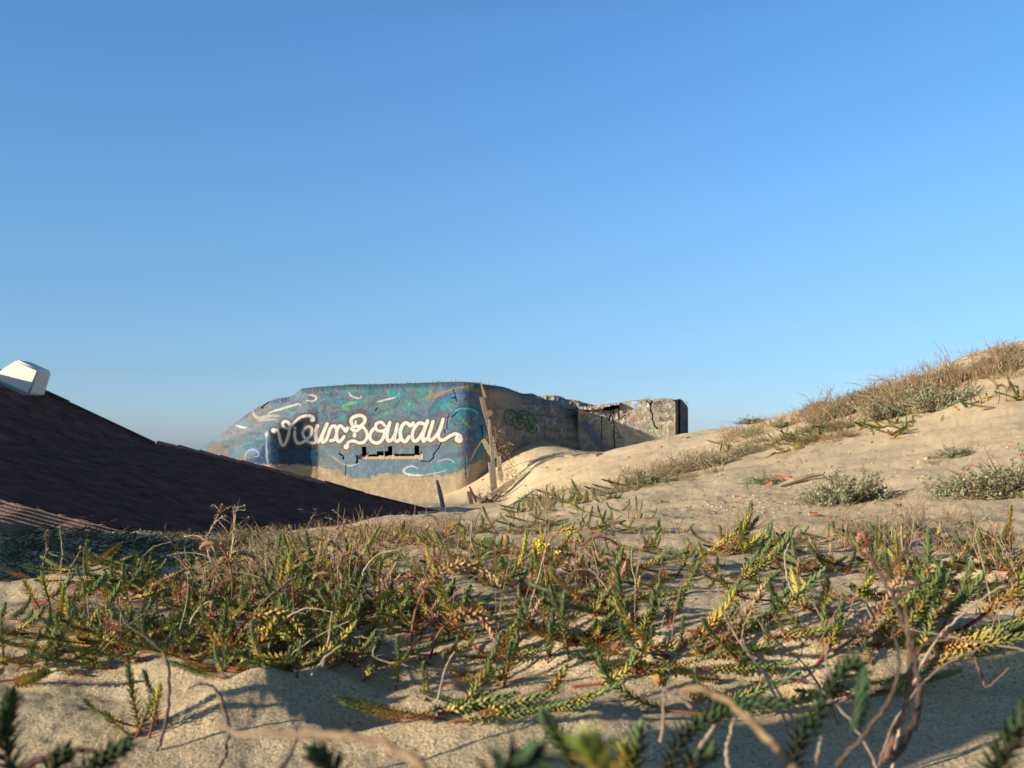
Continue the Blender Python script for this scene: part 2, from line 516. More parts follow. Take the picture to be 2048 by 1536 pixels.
def mural(U, V):
    """painted albedo of the front face at photograph position (U, V)"""
    wx = U + 16 * fbm(U / 45, V / 32, 3, 5); wy = V + 14 * fbm(U / 45 + 9, V / 32, 3, 6)
    n1 = fbm(wx / 38, wy / 16, 4, 11); n2 = fbm(wx / 26 + 5, wy / 12, 4, 12); n3 = fbm(wx / 60, wy / 22, 3, 13)
    g = fbm(U / 3.2, V / 2.2, 4, 14)
    def L(c): return np.array(c, float)
    c = np.ones(U.shape + (3,)) * L((.165, .215, .245))
    def mx(m, col, s=1.0):
        nonlocal c
        m = np.clip(m * s, 0, 1)[..., None]
        c = c * (1 - m) + L(col) * m
    mx(sstep(.05, .5, n1), (.085, .20, .245), .85)
    mx(sstep(.1, .45, -n1), (.135, .145, .215), .8)
    mx(sstep(.15, .5, n2) * sstep(560, 700, U), (.085, .255, .275), .75)
    mx(sstep(.2, .5, -n2), (.08, .13, .20), .7)
    mx(sstep(.25, .55, n3), (.16, .15, .16), .6)
    # marbled contour lines in ochre and dark slate
    f = np.abs(((n1 * 2.2 + n2 * 1.1) % 1.0) - .5)
    mx(sstep(.07, .0, f) * sstep(740, 760, V) * (V < 870), (.055, .075, .11), .7)
    f2 = np.abs(((n2 * 1.9 - n3 * 1.3 + .3) % 1.0) - .5)
    mx(sstep(.045, .0, f2), (.30, .23, .15), .35)
    # left wing: bare ochre patches above, deep navy below
    lw = sstep(640, 630, U)
    edge = 868 - .0 * U + 60 * sstep(560, 480, U) - 40 * sstep(560, 640, U)
    mx(lw * sstep(-14, 12, V - edge + 8 * n2), (.036, .060, .105), .9)
    mx(lw * sstep(.2, .6, fbm(wx / 30, wy / 30, 4, 31)) * sstep(-10, 20, V - edge), (.035, .10, .17), .7)
    mx(sstep(600, 420, U) * sstep(.0, .3, fbm(wx / 34 + (V - 800) / 20, wy / 12, 4, 41)) * (V < edge - 6), (.22, .18, .13), .9)
    mx(sstep(560, 440, U) * sstep(.1, .4, -fbm(wx / 34 + 3, wy / 14, 4, 42)) * (V < edge - 2), (.14, .24, .27), .9)
    mx(lw * sstep(.2, .5, fbm(wx / 20, wy / 9, 3, 43)) * (V < edge), (.20, .18, .24), .5)
    # lower band slate, with bare tan concrete beneath
    mx(sstep(636, 640, U) * sstep(890, 902, V), (.16, .215, .27), .85)
    mx(sstep(636, 640, U) * sstep(895, 930, V + 10 * n1) * sstep(720, 660, U), (.21, .21, .205), .8)
    base = pchip([600, 636, 680, 720, 760, 800, 850, 880, 910, 945, 968, 985, 1000],
                 np.array([930, 932, 945, 958, 949, 950, 950, 952, 945, 930, 915, 890, 860.]), U)
    bare = sstep(-3, 3, V - base + 5 * fbm(U / 14, V / 9, 3, 51))
    mx(bare, (.34, .265, .175), .97)
    mx(bare * sstep(0, .5, fbm(U / 30, V / 8, 3, 52)), (.42, .34, .235), .8)
    mx(bare * sstep(0.1, .5, fbm(U / 24, V / 5, 3, 53)) * (V > 985), (.27, .22, .16), .7)
    # right shoulder: brown weathered concrete with vertical streaks
    rs = sstep(0, 14, U - pchip([740, 770, 790, 810, 840, 870, 900, 930, 1040], np.array([935, 925, 952, 957, 965, 968, 966, 955, 940.]), V) + 4 * n1)
    mx(rs * (V > 772), (.25, .205, .15), .95)
    st = fbm(U / 2.2, V / 50, 3, 61)
    mx(rs * sstep(.1, .5, st) * (V > 790), (.06, .20, .23), .55 )
    mx(rs * sstep(.1, .5, -st), (.12, .10, .085), .7)
    mx(sstep(700, 940, U) * sstep(7, 3, np.abs(V - (791 - (U - 870) * .25))) * ((U > 852) & (U < 945)), (.38, .29, .18), .75)
    # swirls: polyline, half width, colour
    SW = [
     (C2([(420,790-40),(240,760-40)]), 0, None),
     (C1([(1130,235),(1190,245),(1215,275),(1170,298),(1115,290)]), 1.6, (.75, .74, .68)),
     (C1([(745,415),(860,375),(960,350),(1040,328),(1060,352)]), 1.9, (.72, .70, .62)),
     (C1([(600,385),(620,440),(680,465),(760,440),(860,435)]), 3.0, (.40, .42, .38)),
     (C1([(650,490),(740,475),(820,470),(825,500)]), 1.6, (.42, .44, .42)),
     (C1([(440,530),(490,545),(545,552)]), 2.2, (.66, .66, .62)),
     (C1([(530,860),(545,790),(600,765),(655,790),(660,825),(620,830)]), 1.5, (.36, .46, .85)),
     (C1([(740,600),(730,700),(735,800),(750,905)]), 1.8, (.35, .45, .56)),
     (C1([(735,590),(725,650)]), 3.4, (.58, .66, .68)),
     (C2([(290,225),(330,270),(385,290),(420,280),(418,262)]), 1.5, (.80, .77, .68)),
     (C2([(585,330),(680,300),(770,275),(803,250),(795,232)]), 1.5, (.80, .77, .68)),
     (C2([(590,350),(640,370),(720,350),(790,300),(800,260)]), 4.5, (.12, .26, .21)),
     (C2([(40,270),(110,300),(200,320),(330,330),(440,315),(500,275),(500,240)]), 2.6, (.06, .28, .36)),
     (C2([(250,410),(240,385),(270,355),(330,340),(400,325)]), 3.2, (.19, .42, .15)),
     (C2([(255,400),(290,405)]), 3.4, (.24, .50, .18)),
     (C2([(720,215),(740,250),(800,250),(860,235)]), 5.0, (.05, .33, .37)),
     (C2([(790,370),(850,400),(920,390),(960,350),(930,315),(870,315)]), 5.5, (.10, .27, .25)),
     (C2([(900,350),(930,345)]), 2.8, (.20, .50, .14)),
     (C2([(800,375),(870,425),(960,400),(995,340),(960,300),(880,295)]), .9, (.13, .11, .16)),
     (C2([(540,520),(600,480),(680,440),(760,400)]), 3.0, (.12, .29, .25)),
     (C2([(1110,440),(1180,350),(1280,270),(1400,215),(1500,230),(1550,275),(1500,300)]), 6.0, (.09, .12, .26)),
     (C2([(1040,250),(1060,215),(1110,205),(1160,215)]), 1.6, (.07, .31, .22)),
     (C2([(1130,430),(1230,330),(1380,250),(1470,250)]), 2.4, (.04, .33, .42)),
     (C2([(1250,420),(1290,370),(1360,350)]), 5.0, (.06, .34, .34)),
     (C2([(1390,500),(1400,430),(1480,400),(1570,410),(1620,470)]), 9.0, (.03, .26, .32)),
     (C2([(1330,470),(1400,395),(1500,370),(1600,395),(1640,470),(1640,560)]), 2.6, (.09, .13, .22)),
     (C2([(1380,420),(1440,400),(1540,405),(1600,440),(1605,480),(1565,505)]), .9, (.55, .58, .55)),
     (C2([(1550,600),(1500,550),(1465,520),(1490,490)]), 1.7, (.22, .46, .14)),
     (C2([(1640,560),(1640,700),(1600,850),(1520,950)]), 4.5, (.04, .24, .29)),
     (C2([(1500,600),(1560,650),(1580,740),(1520,830),(1420,860),(1300,870),(1200,920)]), 5.0, (.13, .14, .18)),
     (C2([(1250,900),(1340,920),(1390,960),(1340,990),(1200,1000),(1100,1030)]), 4.2, (.05, .27, .28)),
     (C2([(1200,940),(1270,910),(1330,915),(1385,960)]), 1.0, (.60, .60, .62)),
     (C2([(1005,1000),(940,978),(880,1000),(865,1040),(930,1070),(1060,1072)]), 1.6, (.78, .80, .88)),
     (C2([(940,1010),(900,1030),(950,1050),(1040,1045)]), 3.0, (.10, .33, .38)),
     (C2([(240,955),(310,975),(380,960)]), 1.4, (.70, .72, .72)),
     (C2([(100,870),(180,930),(250,965)]), 1.0, (.45, .50, .55)),
     (C2([(1060,1075),(1200,1050),(1300,1030)]), .9, (.62, .58, .52)),
     (C2([(0,980),(120,985),(240,1040)]), 1.2, (.14, .34, .38)),
     (C2([(1140,200),(1120,250)]), 2, (.36, .27, .18)),
    ]
    for pts, hw, col in SW:
        if col is None: continue
        d, t = seg_dist(wx * .12 + U * .88, wy * .12 + V * .88, smooth_poly(pts, 5))
        wv = hw * (1 - .75 * np.abs(2 * t - 1) ** 2.2) + .15
        mx(sstep(wv + .8, wv - .5, d), col, .62 + .0 * g)
    mx(bare * .8 * (V > base + 12), (.36, .285, .19), .9)
    lum = c.mean(-1, keepdims=True); c = np.clip(lum + (c - lum) * (1.32 - .3 * bare[..., None]), .01, 1) * (.86 + .14 * bare[..., None])
    # lettering
    dist = np.full(U.shape, 1e9)
    shd = np.full(U.shape, 1e9)
    for pts, hw in LET:
        sp = smooth_poly(pts, 5)
        d, _ = seg_dist(U, V, sp); dist = np.minimum(dist, d - hw * .80)
        d2, _ = seg_dist(U - 0.2, V - 4.5, sp); shd = np.minimum(shd, d2 - hw * .80)
    d3, _ = seg_dist(U, V, smooth_poly(A([(1560,330),(1590,220),(1700,140),(1850,140),(1930,240),(1910,360)]), 5))
    jag = .8 * fbm(U / 3, V / 3, 2, 71)
    mx(sstep(6.2, 4.0, dist + jag), (.125, .115, .15), .8)
    mx(sstep(4.2, 2.6, shd + jag), (.20, .165, .12), .9)
    mx(sstep(5.5, 3.5, d3 - 2 + jag), (.10, .085, .095), .85)
    mx(sstep(2.9, 2.0, dist), (.10, .085, .075), .85)
    mx(sstep(640, 630, U) * sstep(6.5, 4.5, shd) * sstep(1, 3, dist), (.028, .026, .035), .7)
    mx(sstep(.55, -.35, dist), (.64, .63, .585))
    # chipped, rubbed paint and drips
    mx(sstep(.72, 1.0, g + .25 * n2), (.33, .28, .21), .5)
    c = c * .92 * (1 + .13 * g[..., None] + .07 * fbm(U / 7, V / 30, 3, 81)[..., None])
    # moss and soil along the top edge
    return np.clip(c, .01, .85)

CR_FRONT = [  # cracks: points, half width
 (B([(1600,595),(1560,680),(1475,780),(1480,830),(1415,890),(1290,885)]), .75),
 (B([(1725,150),(1700,215)]), .55), (B([(1860,110),(1770,190)]), .55), (B([(1655,395),(1650,420),(1662,455)]), .6), (B([(1690,240),(1690,370)]), .35),
 (B([(600,40),(572,70),(570,98)]), .6), (B([(0,770),(50,800),(60,850)]), 1.3),
 (B([(270,800),(280,850),(265,910)]), 1.5), (C2([(1370,200),(1400,290)]), .4), (C2([(1650,560),(1665,680),(1660,760)]), .5), (C2([(1490,900),(1500,1110)]), .4),
 (C2([(270,960),(262,1080)]), .3), (C2([(1400,320),(1390,280),(1350,290)]), .5)]

def top_front(U):
    x = [404, 440, 470, 500, 520, 545, 560, 578, 590, 604, 616, 650, 700, 760, 830, 890, 925, 945, 965, 985, 1005, 1030, 1045, 1062, 1080, 1100, 1125, 1150, 1168]
    y = [897, 870, 846, 824, 812, 800, 796, 794, 788, 777, 775.5, 772.5, 770, 768.5, 766, 764, 763.5, 765, 768, 770.5, 773.5, 782, 787, 788, 795, 802, 810, 820, 831]
    return pchip(x, np.array(y, float), U) + .35 * vnoise(U / 5, U * 0, 4)

def front_depth(U, V):
    top = top_front(U)
    # plan of the wall: wing (left), flat front, rounded shoulder, long receding side
    D = np.full(U.shape, 35.0)
    s = sstep(905, 1000, U)
    D = D + 1.0 * s * np.clip((U - 905) / 80, 0, 1)
    D = D + np.clip(U - 985, 0, None) * (2.75 / 183)
    # batter and rounded top
    D = D + (1015 - V) / 250 * .22
    rnd = np.clip(1 - (V - top) / 13, 0, 1)
    D = D + .7 * rnd ** 2.2
    # round shoulder of the side wall
    sh = np.clip(1 - (V - top) / 60, 0, 1) * sstep(975, 1040, U)
    D = D + 0.95 * sh ** 2
    # wing scooped out left of the vertical arris
    u2 = np.clip((636 - U) / (92 + 10 * vnoise(V / 25, U / 90, 94)), 0, 1)
    bul = pchip([0, .3, .6, .85, 1.05, 1.4, 3], np.array([0, .13, .36, .60, .70, .74, .76]), np.clip((636 - U) / 92, 0, 3))
    g0 = 798 + (636 - U) * .42 + 2 * vnoise(U / 50, V / 60, 93)
    g = sstep(g0, g0 + 30, V)
    D = D - bul * g * (U < 636)
    D = D + np.clip(540 - U, 0, None) * .004
    D = D + np.clip(616 - U, 0, None) * .0035 * (1 - g)
    D = D + .012 * fbm(U / 30, V / 22, 3, 91) + .0025 * fbm(U / 6, V / 5, 3, 92)
    # torn hollow at the wing's upper edge
    d, _ = seg_dist(U, V, C1([(700,360),(780,300),(860,278)]))
    D = D + .25 * sstep(3, 1.4, d)
    for pts, hw in CR_FRONT:
        d, _ = seg_dist(U + .9 * vnoise(U / 3, V / 3, 7), V + .9 * vnoise(U / 3, V / 3, 8), pts)
        D = D + .12 * sstep(hw + .3, hw - .3, d)
    def rect(x0, x1, y0, y1, e=.5):
        uu = U + .6 * vnoise(U / 6, V / 6, 9); vv = V + .6 * vnoise(U / 6, V / 6, 10)
        return sstep(x0 - e, x0 + e, uu) * sstep(x1 + e, x1 - e, uu) * sstep(y0 - e, y0 + e, vv) * sstep(y1 + e, y1 - e, vv)
    ledge = rect(716, 844.5, 909, 918.5) * (V > 918 - (U - 712) * .9)
    ledge = np.maximum(ledge, rect(728, 738, 903, 919) * (V > 912 - (U - 728) * .9)); ledge = np.maximum(ledge, rect(834, 844, 903, 918) * (V > 912 - (U - 834)))
    D = D + .10 * ledge
    slots = rect(725, 732.5, 894, 911) * (V < 926 - (U - 716)*1.0)
    for r_ in [(777, 784, 893, 910), (830, 838, 892, 909), (737, 757, 910, 912.5), (790, 829, 908.5, 911.5), (755, 767, 903, 910), (770, 777, 903, 912)]:
        slots = np.maximum(slots, rect(*r_))
    D = D + 1.2 * slots
    return D, ledge, slots

bunker = empty('bunker', at(820, 1000, 36.5))
tag(bunker, 'ruined concrete bunker half buried in sand, painted in blue swirls with white script lettering', 'bunker')

def bunker_front():
    U1 = np.concatenate([np.arange(404, 628, 1.0), np.arange(628, 644, .5), np.arange(644, 985, .85), np.arange(985, 1168.5, 1.2)])
    nv = 300
    T = np.linspace(0, 1, nv)
    U, TT = np.meshgrid(U1, T)
    top = top_front(U)
    V = top + (1034 - top) * TT
    D, ledge, slots = front_depth(U, V)
    P = at_arr(U, V, D)
    # slope of the ragged ochre wing stays; colours
    col = mural(U, V)
    # side wall colours
    sw = sstep(972, 992, U)[..., None]
    n = fbm(U / 20, V / 9, 4, 101); st = fbm(U / 4, V / 34, 3, 102)
    s = np.ones(U.shape + (3,)) * np.array((.21, .175, .135))
    s = s * (1 + .35 * n[..., None] + .25 * st[..., None])
    topm = (sstep(44, 14, V - top) * sstep(1070, 1030, U))[..., None]
    s = s * (1 - topm) + np.array((.30, .22, .15)) * topm * (1 + .5 * fbm(U / 1.6, V / 1.6, 3, 103)[..., None])
    def smx(m, c_, k):
        nonlocal s
        m = np.clip(m * k, 0, 1)[..., None]; s = s * (1 - m) + np.array(c_) * m
    def C3(p): return [(940 + x / 4.452, 740 + y / 4.452) for x, y in p]
    # green bubble tag on the shaded wall
    for pts in ([(330,380),(325,440),(370,470),(400,430),(380,380),(340,370)], [(400,440),(410,490),(450,510),(470,470),(440,420)],
                [(440,400),(470,380),(520,400),(540,460),(530,520),(560,550),(578,510),(560,440),(530,400)], [(440,450),(500,460),(520,520)]):
        d, _ = seg_dist(U, V, smooth_poly(C3(pts), 4))
        smx(sstep(5.5, 3.5, d), (.05, .16, .06), .55); smx(sstep(1.5, .8, np.abs(d - 4.4)), (.02, .02, .02), .7)
    smx(sstep(.35, .6, fbm(U / 7, V / 4, 3, 104)) * sstep(1075, 1090, U) * sstep(1130, 1110, U) * sstep(815, 825, V) * sstep(852, 845, V), (.45, .43, .42), .7)
    for pts in ([(450,310),(480,330),(500,320)], [(580,310),(590,350),(610,340)], [(720,290),(735,380),(745,320)], [(820,520),(810,560),(840,600)], [(590,480),(620,540),(600,500)]):
        d, _ = seg_dist(U, V, C3(pts)); smx(sstep(1.4, .5, d), (.48, .46, .44), .7)
    smx(sstep(3, 1, np.abs(V - (824 + (U-1000)*.08) - 3*n)) * sstep(1000, 1040, U), (.08, .07, .06), .5)
    col = col * (1 - sw) + s * sw
    tp = sstep(6, 2.5, V - top + 2 * fbm(U / 9, V * 0, 2, 105)) * sstep(600, 640, U) * sstep(1075, 1050, U)
    col = col * (1 - .75 * tp[..., None]) + np.array((.085, .115, .105)) * .75 * tp[..., None]
    lg = (ledge * (1 - slots))[..., None]; col = col * (1 - lg) + np.array((.42, .31, .185)) * lg
    sl_ = slots[..., None]; col = col * (1 - sl_) + np.array((.10, .085, .065)) * sl_
    o = grid_mesh('painted_wall', P, M_MURAL, np.clip(col, .01, .85), bunker, flip=True)
    # roof and back: the top edge swept backwards
    e = P[0].copy()
    cut = e[::6]
    rows = [cut]
    for dy, dz in ((.5, .02), (1.5, .03), (3, -.05), (5, -.25), (8, -.9), (10, -3)):
        q = cut.copy(); q[:, 1] += dy; q[:, 2] += dz
        q[:, 0] += dy * .15 * np.linspace(1, -.1, len(cut))
        q[:, 2] += .06 * fbm(q[:, 0], q[:, 1], 3, 7)
        rows.append(q)
    RP = np.stack(rows)
    rc = np.ones(RP.shape) * np.array((.20, .175, .14))
    grid_mesh('roof', RP, M_CONC, rc, bunker)
bunker_front()

def far_wall():
    UC = 1351.0
    U1 = np.concatenate([np.arange(1156, UC, .9), np.arange(UC, 1376.5, .9)])
    nv = 150
    U, TT = np.meshgrid(U1, np.linspace(0, 1, nv))
    def top(u):
        return pchip([1150, 1165, 1180, 1200, 1220, 1240, 1252, 1275, 1295, 1301, 1304, 1308, 1320, 1330, 1345, 1351, 1360, 1366, 1372, 1376],
                     np.array([816, 813, 813, 809.5, 807.5, 806, 803.5, 800.5, 799, 799.3, 804, 799.5, 797, 796.8, 798.5, 800, 798, 802, 809, 816.]), u)
    tp = top(U) + .8 * vnoise(U / 4, U * 0, 44)
    V = tp + (905 - tp) * TT
    D = np.full(U.shape, 38.75) + np.clip(U - 1160, 0, 190) * .002
    # corner and receding right side with a groove
    D = D + np.clip(U - UC, 0, None) * (1.5 / 24.0)
    D = D + .35 * sstep(1355, 1356.5, U) * sstep(1361, 1359.5, U)
    rnd = np.clip(1 - (V - tp) / 4, 0, 1); D = D + .12 * rnd ** 2
    def C4(p): return [(1140 + x / 7.877, 780 + y / 7.877) for x, y in p]
    rough = sstep(1262, 1235, U) * sstep(875, 840, V)
    D = D + (.018 + .05 * rough) * fbm(U / 11, V / 9, 4, 45) + .005 * fbm(U / 3, V / 3, 3, 46)
    cr = [([(1200,150),(1275,230),(1275,330),(1310,390),(1300,460),(1350,580),(1380,610)], 1.1), ([(1295,150),(1275,230)], 1.0),
          ([(500,430),(495,640),(490,830)], .55), ([(700,560),(690,700),(705,920)], .8), ([(770,270),(775,430)], .9), ([(640,390),(620,470)], 1.3),
          ([(525,300),(530,340)], 1.0), ([(640,350),(690,340),(680,380)], 1.2), ([(880,400),(780,450)], .5), ([(510,440),(560,390),(630,400)], .5),
          ([(230,320),(330,335)], 1.7), ([(560,300),(640,310),(700,300)], 1.6), ([(1640,150),(1660,180)], 1.0), ([(660,390),(680,470),(690,520)], .9)]
    crm = np.zeros(U.shape)
    for pts, hw in cr:
        d, _ = seg_dist(U + 1.2 * vnoise(U / 3, V / 3, 47), V + 1.2 * vnoise(U / 3, V / 3, 48), C4(pts))
        hw = hw * .75; k = sstep(hw + .4, hw - .3, d); crm = np.maximum(crm, k)
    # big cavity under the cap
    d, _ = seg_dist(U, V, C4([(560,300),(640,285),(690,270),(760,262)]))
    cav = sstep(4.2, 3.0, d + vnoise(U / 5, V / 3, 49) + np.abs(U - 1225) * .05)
    D = D + .30 * crm + .9 * cav
    # protruding cap slab
    cap = sstep(1168, 1172, U) * sstep(1243, 1238, U) * sstep(-1, 1, (822 - (U - 1170) * .11) - V + vnoise(U / 6, V / 6, 50))
    D = D - .28 * cap * (1 - cav)
    P = at_arr(U, V, D)
    n = fbm(U / 16, V / 12, 4, 55); f = fbm(U / 3, V / 3, 3, 56)
    col = np.ones(U.shape + (3,)) * np.array((.34, .295, .225)) * (1 + .28 * n + .22 * f)[..., None]
    def mx(m, c_, k=1.0):
        nonlocal col
        m = np.clip(m * k, 0, 1)[..., None]; col = col * (1 - m) + np.array(c_) * m
    mx(sstep(0, .5, fbm(U / 9, V / 14, 3, 57)), (.27, .225, .17), .6)
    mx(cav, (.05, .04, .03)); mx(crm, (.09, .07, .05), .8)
    def blob(pts, r, c_, k, j=1.5):
        d, _ = seg_dist(U, V, C4(pts)); mx(sstep(r + j, r - j, d + 1.6 * f + 1.2 * n), c_, k)
    blob([(1000,210),(1060,210),(1010,280)], 4.2, (.34, .42, .56), .9)
    blob([(1100,240),(1230,250)], 3.6, (.56, .47, .42), .75); blob([(910,230),(950,260)], 4.2, (.45, .37, .35), .6)
    blob([(950,440),(1050,430)], 1.6, (.50, .18, .20), .6); blob([(970,390),(1040,480)], 1.0, (.52, .16, .2), .6); blob([(1030,390),(980,480)], 1.0, (.52, .16, .2), .6)
    blob([(1100,480),(1160,470)], 2.6, (.55, .30, .30), .6)
    blob([(1230,640),(1340,600),(1400,650),(1470,700)], 2.2, (.26, .42, .20), .6); blob([(1280,580),(1340,690)], 1.6, (.26, .42, .20), .5)
    blob([(940,560),(1100,560)], 8, (.36, .32, .30), .45)
    for pts, hw in [([(1160,290),(1200,320),(1210,390),(1180,440)], .6), ([(880,470),(900,530)], .8), ([(1180,440),(1240,430),(1260,450)], .8), ([(1540,590),(1540,740)], .5),
                    ([(1010,580),(1020,690)], .7), ([(1060,520),(1110,500)], .6)]:
        d, _ = seg_dist(U, V, smooth_poly(C4(pts), 4)); mx(sstep(hw + .7, hw - .3, d), (.62, .58, .52), .7)
    blob([(310,560),(330,480),(400,450)], 2.0, (.40, .42, .44), .6); blob([(400,440),(520,480),(515,560)], 1.8, (.40, .42, .44), .6)
    blob([(870,650),(900,720)], 2.4, (.36, .36, .38), .5); blob([(750,560),(790,600)], 1.8, (.40, .40, .42), .5)
    dk = (.055, .05, .05)
    def ink(pts, hw=.55, c_=dk, k=.85, sm=True):
        p = C4(pts); d, _ = seg_dist(U, V, smooth_poly(p, 4) if sm else p); mx(sstep(hw + .45, hw - .3, d), c_, k)
    ink([(1330,240),(1400,190),(1500,170),(1600,190),(1630,240),(1590,300),(1500,340),(1400,330),(1345,280),(1330,240)], .6)
    # NOST in the oval
    for p in ([(1365,265),(1360,225),(1385,265),(1385,220)], [(1410,225),(1400,245),(1415,265),(1432,245),(1420,222),(1410,225)],
              [(1470,220),(1445,225),(1465,245),(1465,265),(1440,262)], [(1485,205),(1525,200)], [(1500,202),(1498,250)]): ink(p, .45, sm=False)
    ink([(1450,300),(1480,290),(1500,310),(1530,295)], .5)
    # NOS below
    for p in ([(1430,505),(1435,440),(1475,500),(1480,440)], [(1510,430),(1495,460),(1505,490),(1535,480),(1540,445),(1510,430)],
              [(1600,420),(1560,430),(1580,460),(1610,490),(1570,505)]): ink(p, .8, sm=False)
    blob([(1430,520),(1470,525)], 2.0, (.62, .60, .55), .7); blob([(1550,520),(1590,500)], 2.4, (.62, .60, .55), .7)
    for p in ([(1410,765),(1440,770),(1410,800),(1420,830),(1450,820)], [(1460,770),(1480,810),(1500,770)], [(1500,800),(1530,765)], [(1370,730),(1390,760),(1375,800)]): ink(p, .5)
    for p in ([(690,660),(740,680),(790,760)], [(730,600),(780,690),(820,760)], [(740,750),(820,760)]): ink(p, .9)
    blob([(1320,780),(1335,850)], 1.5, (.12, .10, .09), .7); blob([(1165,830),(1165,850)], 2.2, (.14, .09, .05), .8); blob([(1020,858),(1022,862)], .8, (.05, .04, .03), .8)
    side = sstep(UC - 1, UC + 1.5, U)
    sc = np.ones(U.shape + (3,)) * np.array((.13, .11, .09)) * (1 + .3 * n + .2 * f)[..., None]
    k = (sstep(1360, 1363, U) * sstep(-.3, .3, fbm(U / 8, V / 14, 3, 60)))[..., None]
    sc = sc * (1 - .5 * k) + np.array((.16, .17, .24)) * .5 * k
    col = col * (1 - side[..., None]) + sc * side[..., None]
    o = grid_mesh('rear_wall', P, M_CONC, np.clip(col, .01, .8), bunker, flip=True)
    # thickness: sweep of the top edge and a closing back
    e = P[0][::3]
    rows = [e]
    for dy, dz in ((.4, .02), (1.2, 0), (1.6, -.1), (1.7, -2.2)):
        q = e.copy(); q[:, 1] += dy * np.clip((e[-1, 0] - e[:, 0]) / 1.0, 0.02, 1); q[:, 2] += dz; rows.append(q)
    RP = np.stack(rows); grid_mesh('wall_top', RP, M_CONC, np.ones(RP.shape) * np.array((.30, .25, .18)), bunker)
far_wall()

def rubble():
    """broken slab lying on the roof behind the side wall"""
    U1 = np.linspace(1060, 1198, 120)
    U, TT = np.meshgrid(U1, np.linspace(0, 1, 46))
    tp = pchip([1055, 1075, 1090, 1110, 1122, 1132, 1150, 1165, 1175, 1190, 1200], np.array([793, 791.5, 791, 790.5, 793, 798, 800, 804, 807, 811, 822.]), U) + .9 * fbm(U / 5, U * 0, 3, 64)
    V = tp + (842 - tp) * TT
    D = 39.6 + .22 * fbm(U / 12, V / 5, 4, 65) + .06 * fbm(U / 3, V / 2, 3, 66) + 2.2 * np.clip(1 - (V - tp) / 18, 0, 1) ** 1.3
    P = at_arr(U, V, D)
    # back side
    b = P[0:1].copy(); b[..., 1] += 1.5; b[..., 2] -= .1
    b2 = b.copy(); b2[..., 1] += .5; b2[..., 2] -= 1.2
    P = np.concatenate([b2, b, P]); n = fbm(P[..., 0] * 3, P[..., 2] * 6, 3, 67)
    col = np.ones(P.shape) * np.array((.36, .29, .195)) * (1 + .3 * n)[..., None]
    grid_mesh('broken_slab', P, M_CONC, col, bunker, flip=True)
    # fallen beam leaning in the shaded corner
    mb = MB()
    a = Vector(at(1166, 842, 38.45)); b_ = Vector(at(1212, 903, 38.3))
    d = (b_ - a).normalized(); s = d.cross(Vector((0, 1, 0))).normalized()
    mb.box((a + b_) / 2, (b_ - a) / 2, s * .11, Vector((0, .09, 0)), (.12, .125, .15))
    mb.build('leaning_beam', M_CONC, bunker, False)
    # stubs of grass on the roof line
    mb = MB()
    for i in range(60):
        u = random.uniform(650, 1040); v = float(top_front(np.array([u]))[0])
        p = Vector(at(u, v + 1, 35.9)); h = random.uniform(.03, .11)
        mb.tube([p, p + Vector((random.uniform(-.03, .03), 0, h))], [.012, .004], 3, (.16, .14, .07))
    for i in range(14):
        p = Vector(at(random.uniform(1283, 1298), 801, 38.8)); h = random.uniform(.05, .16)
        mb.tube([p, p + Vector((random.uniform(-.1, .1), 0, h))], [.008, .003], 3, (.30, .27, .16))
    mb.build('roof_weeds', M_STEM, bunker)
    mb = MB(); pts = [at(1371, 803, 39.5), at(1374, 804, 39.5), at(1375, 807, 39.5), (at(1377, 806, 39.5))]
    mb.tube(pts, .012, 4, (.08, .05, .04)); mb.build('rusty_rebar', M_WOOD, bunker)
rubble()

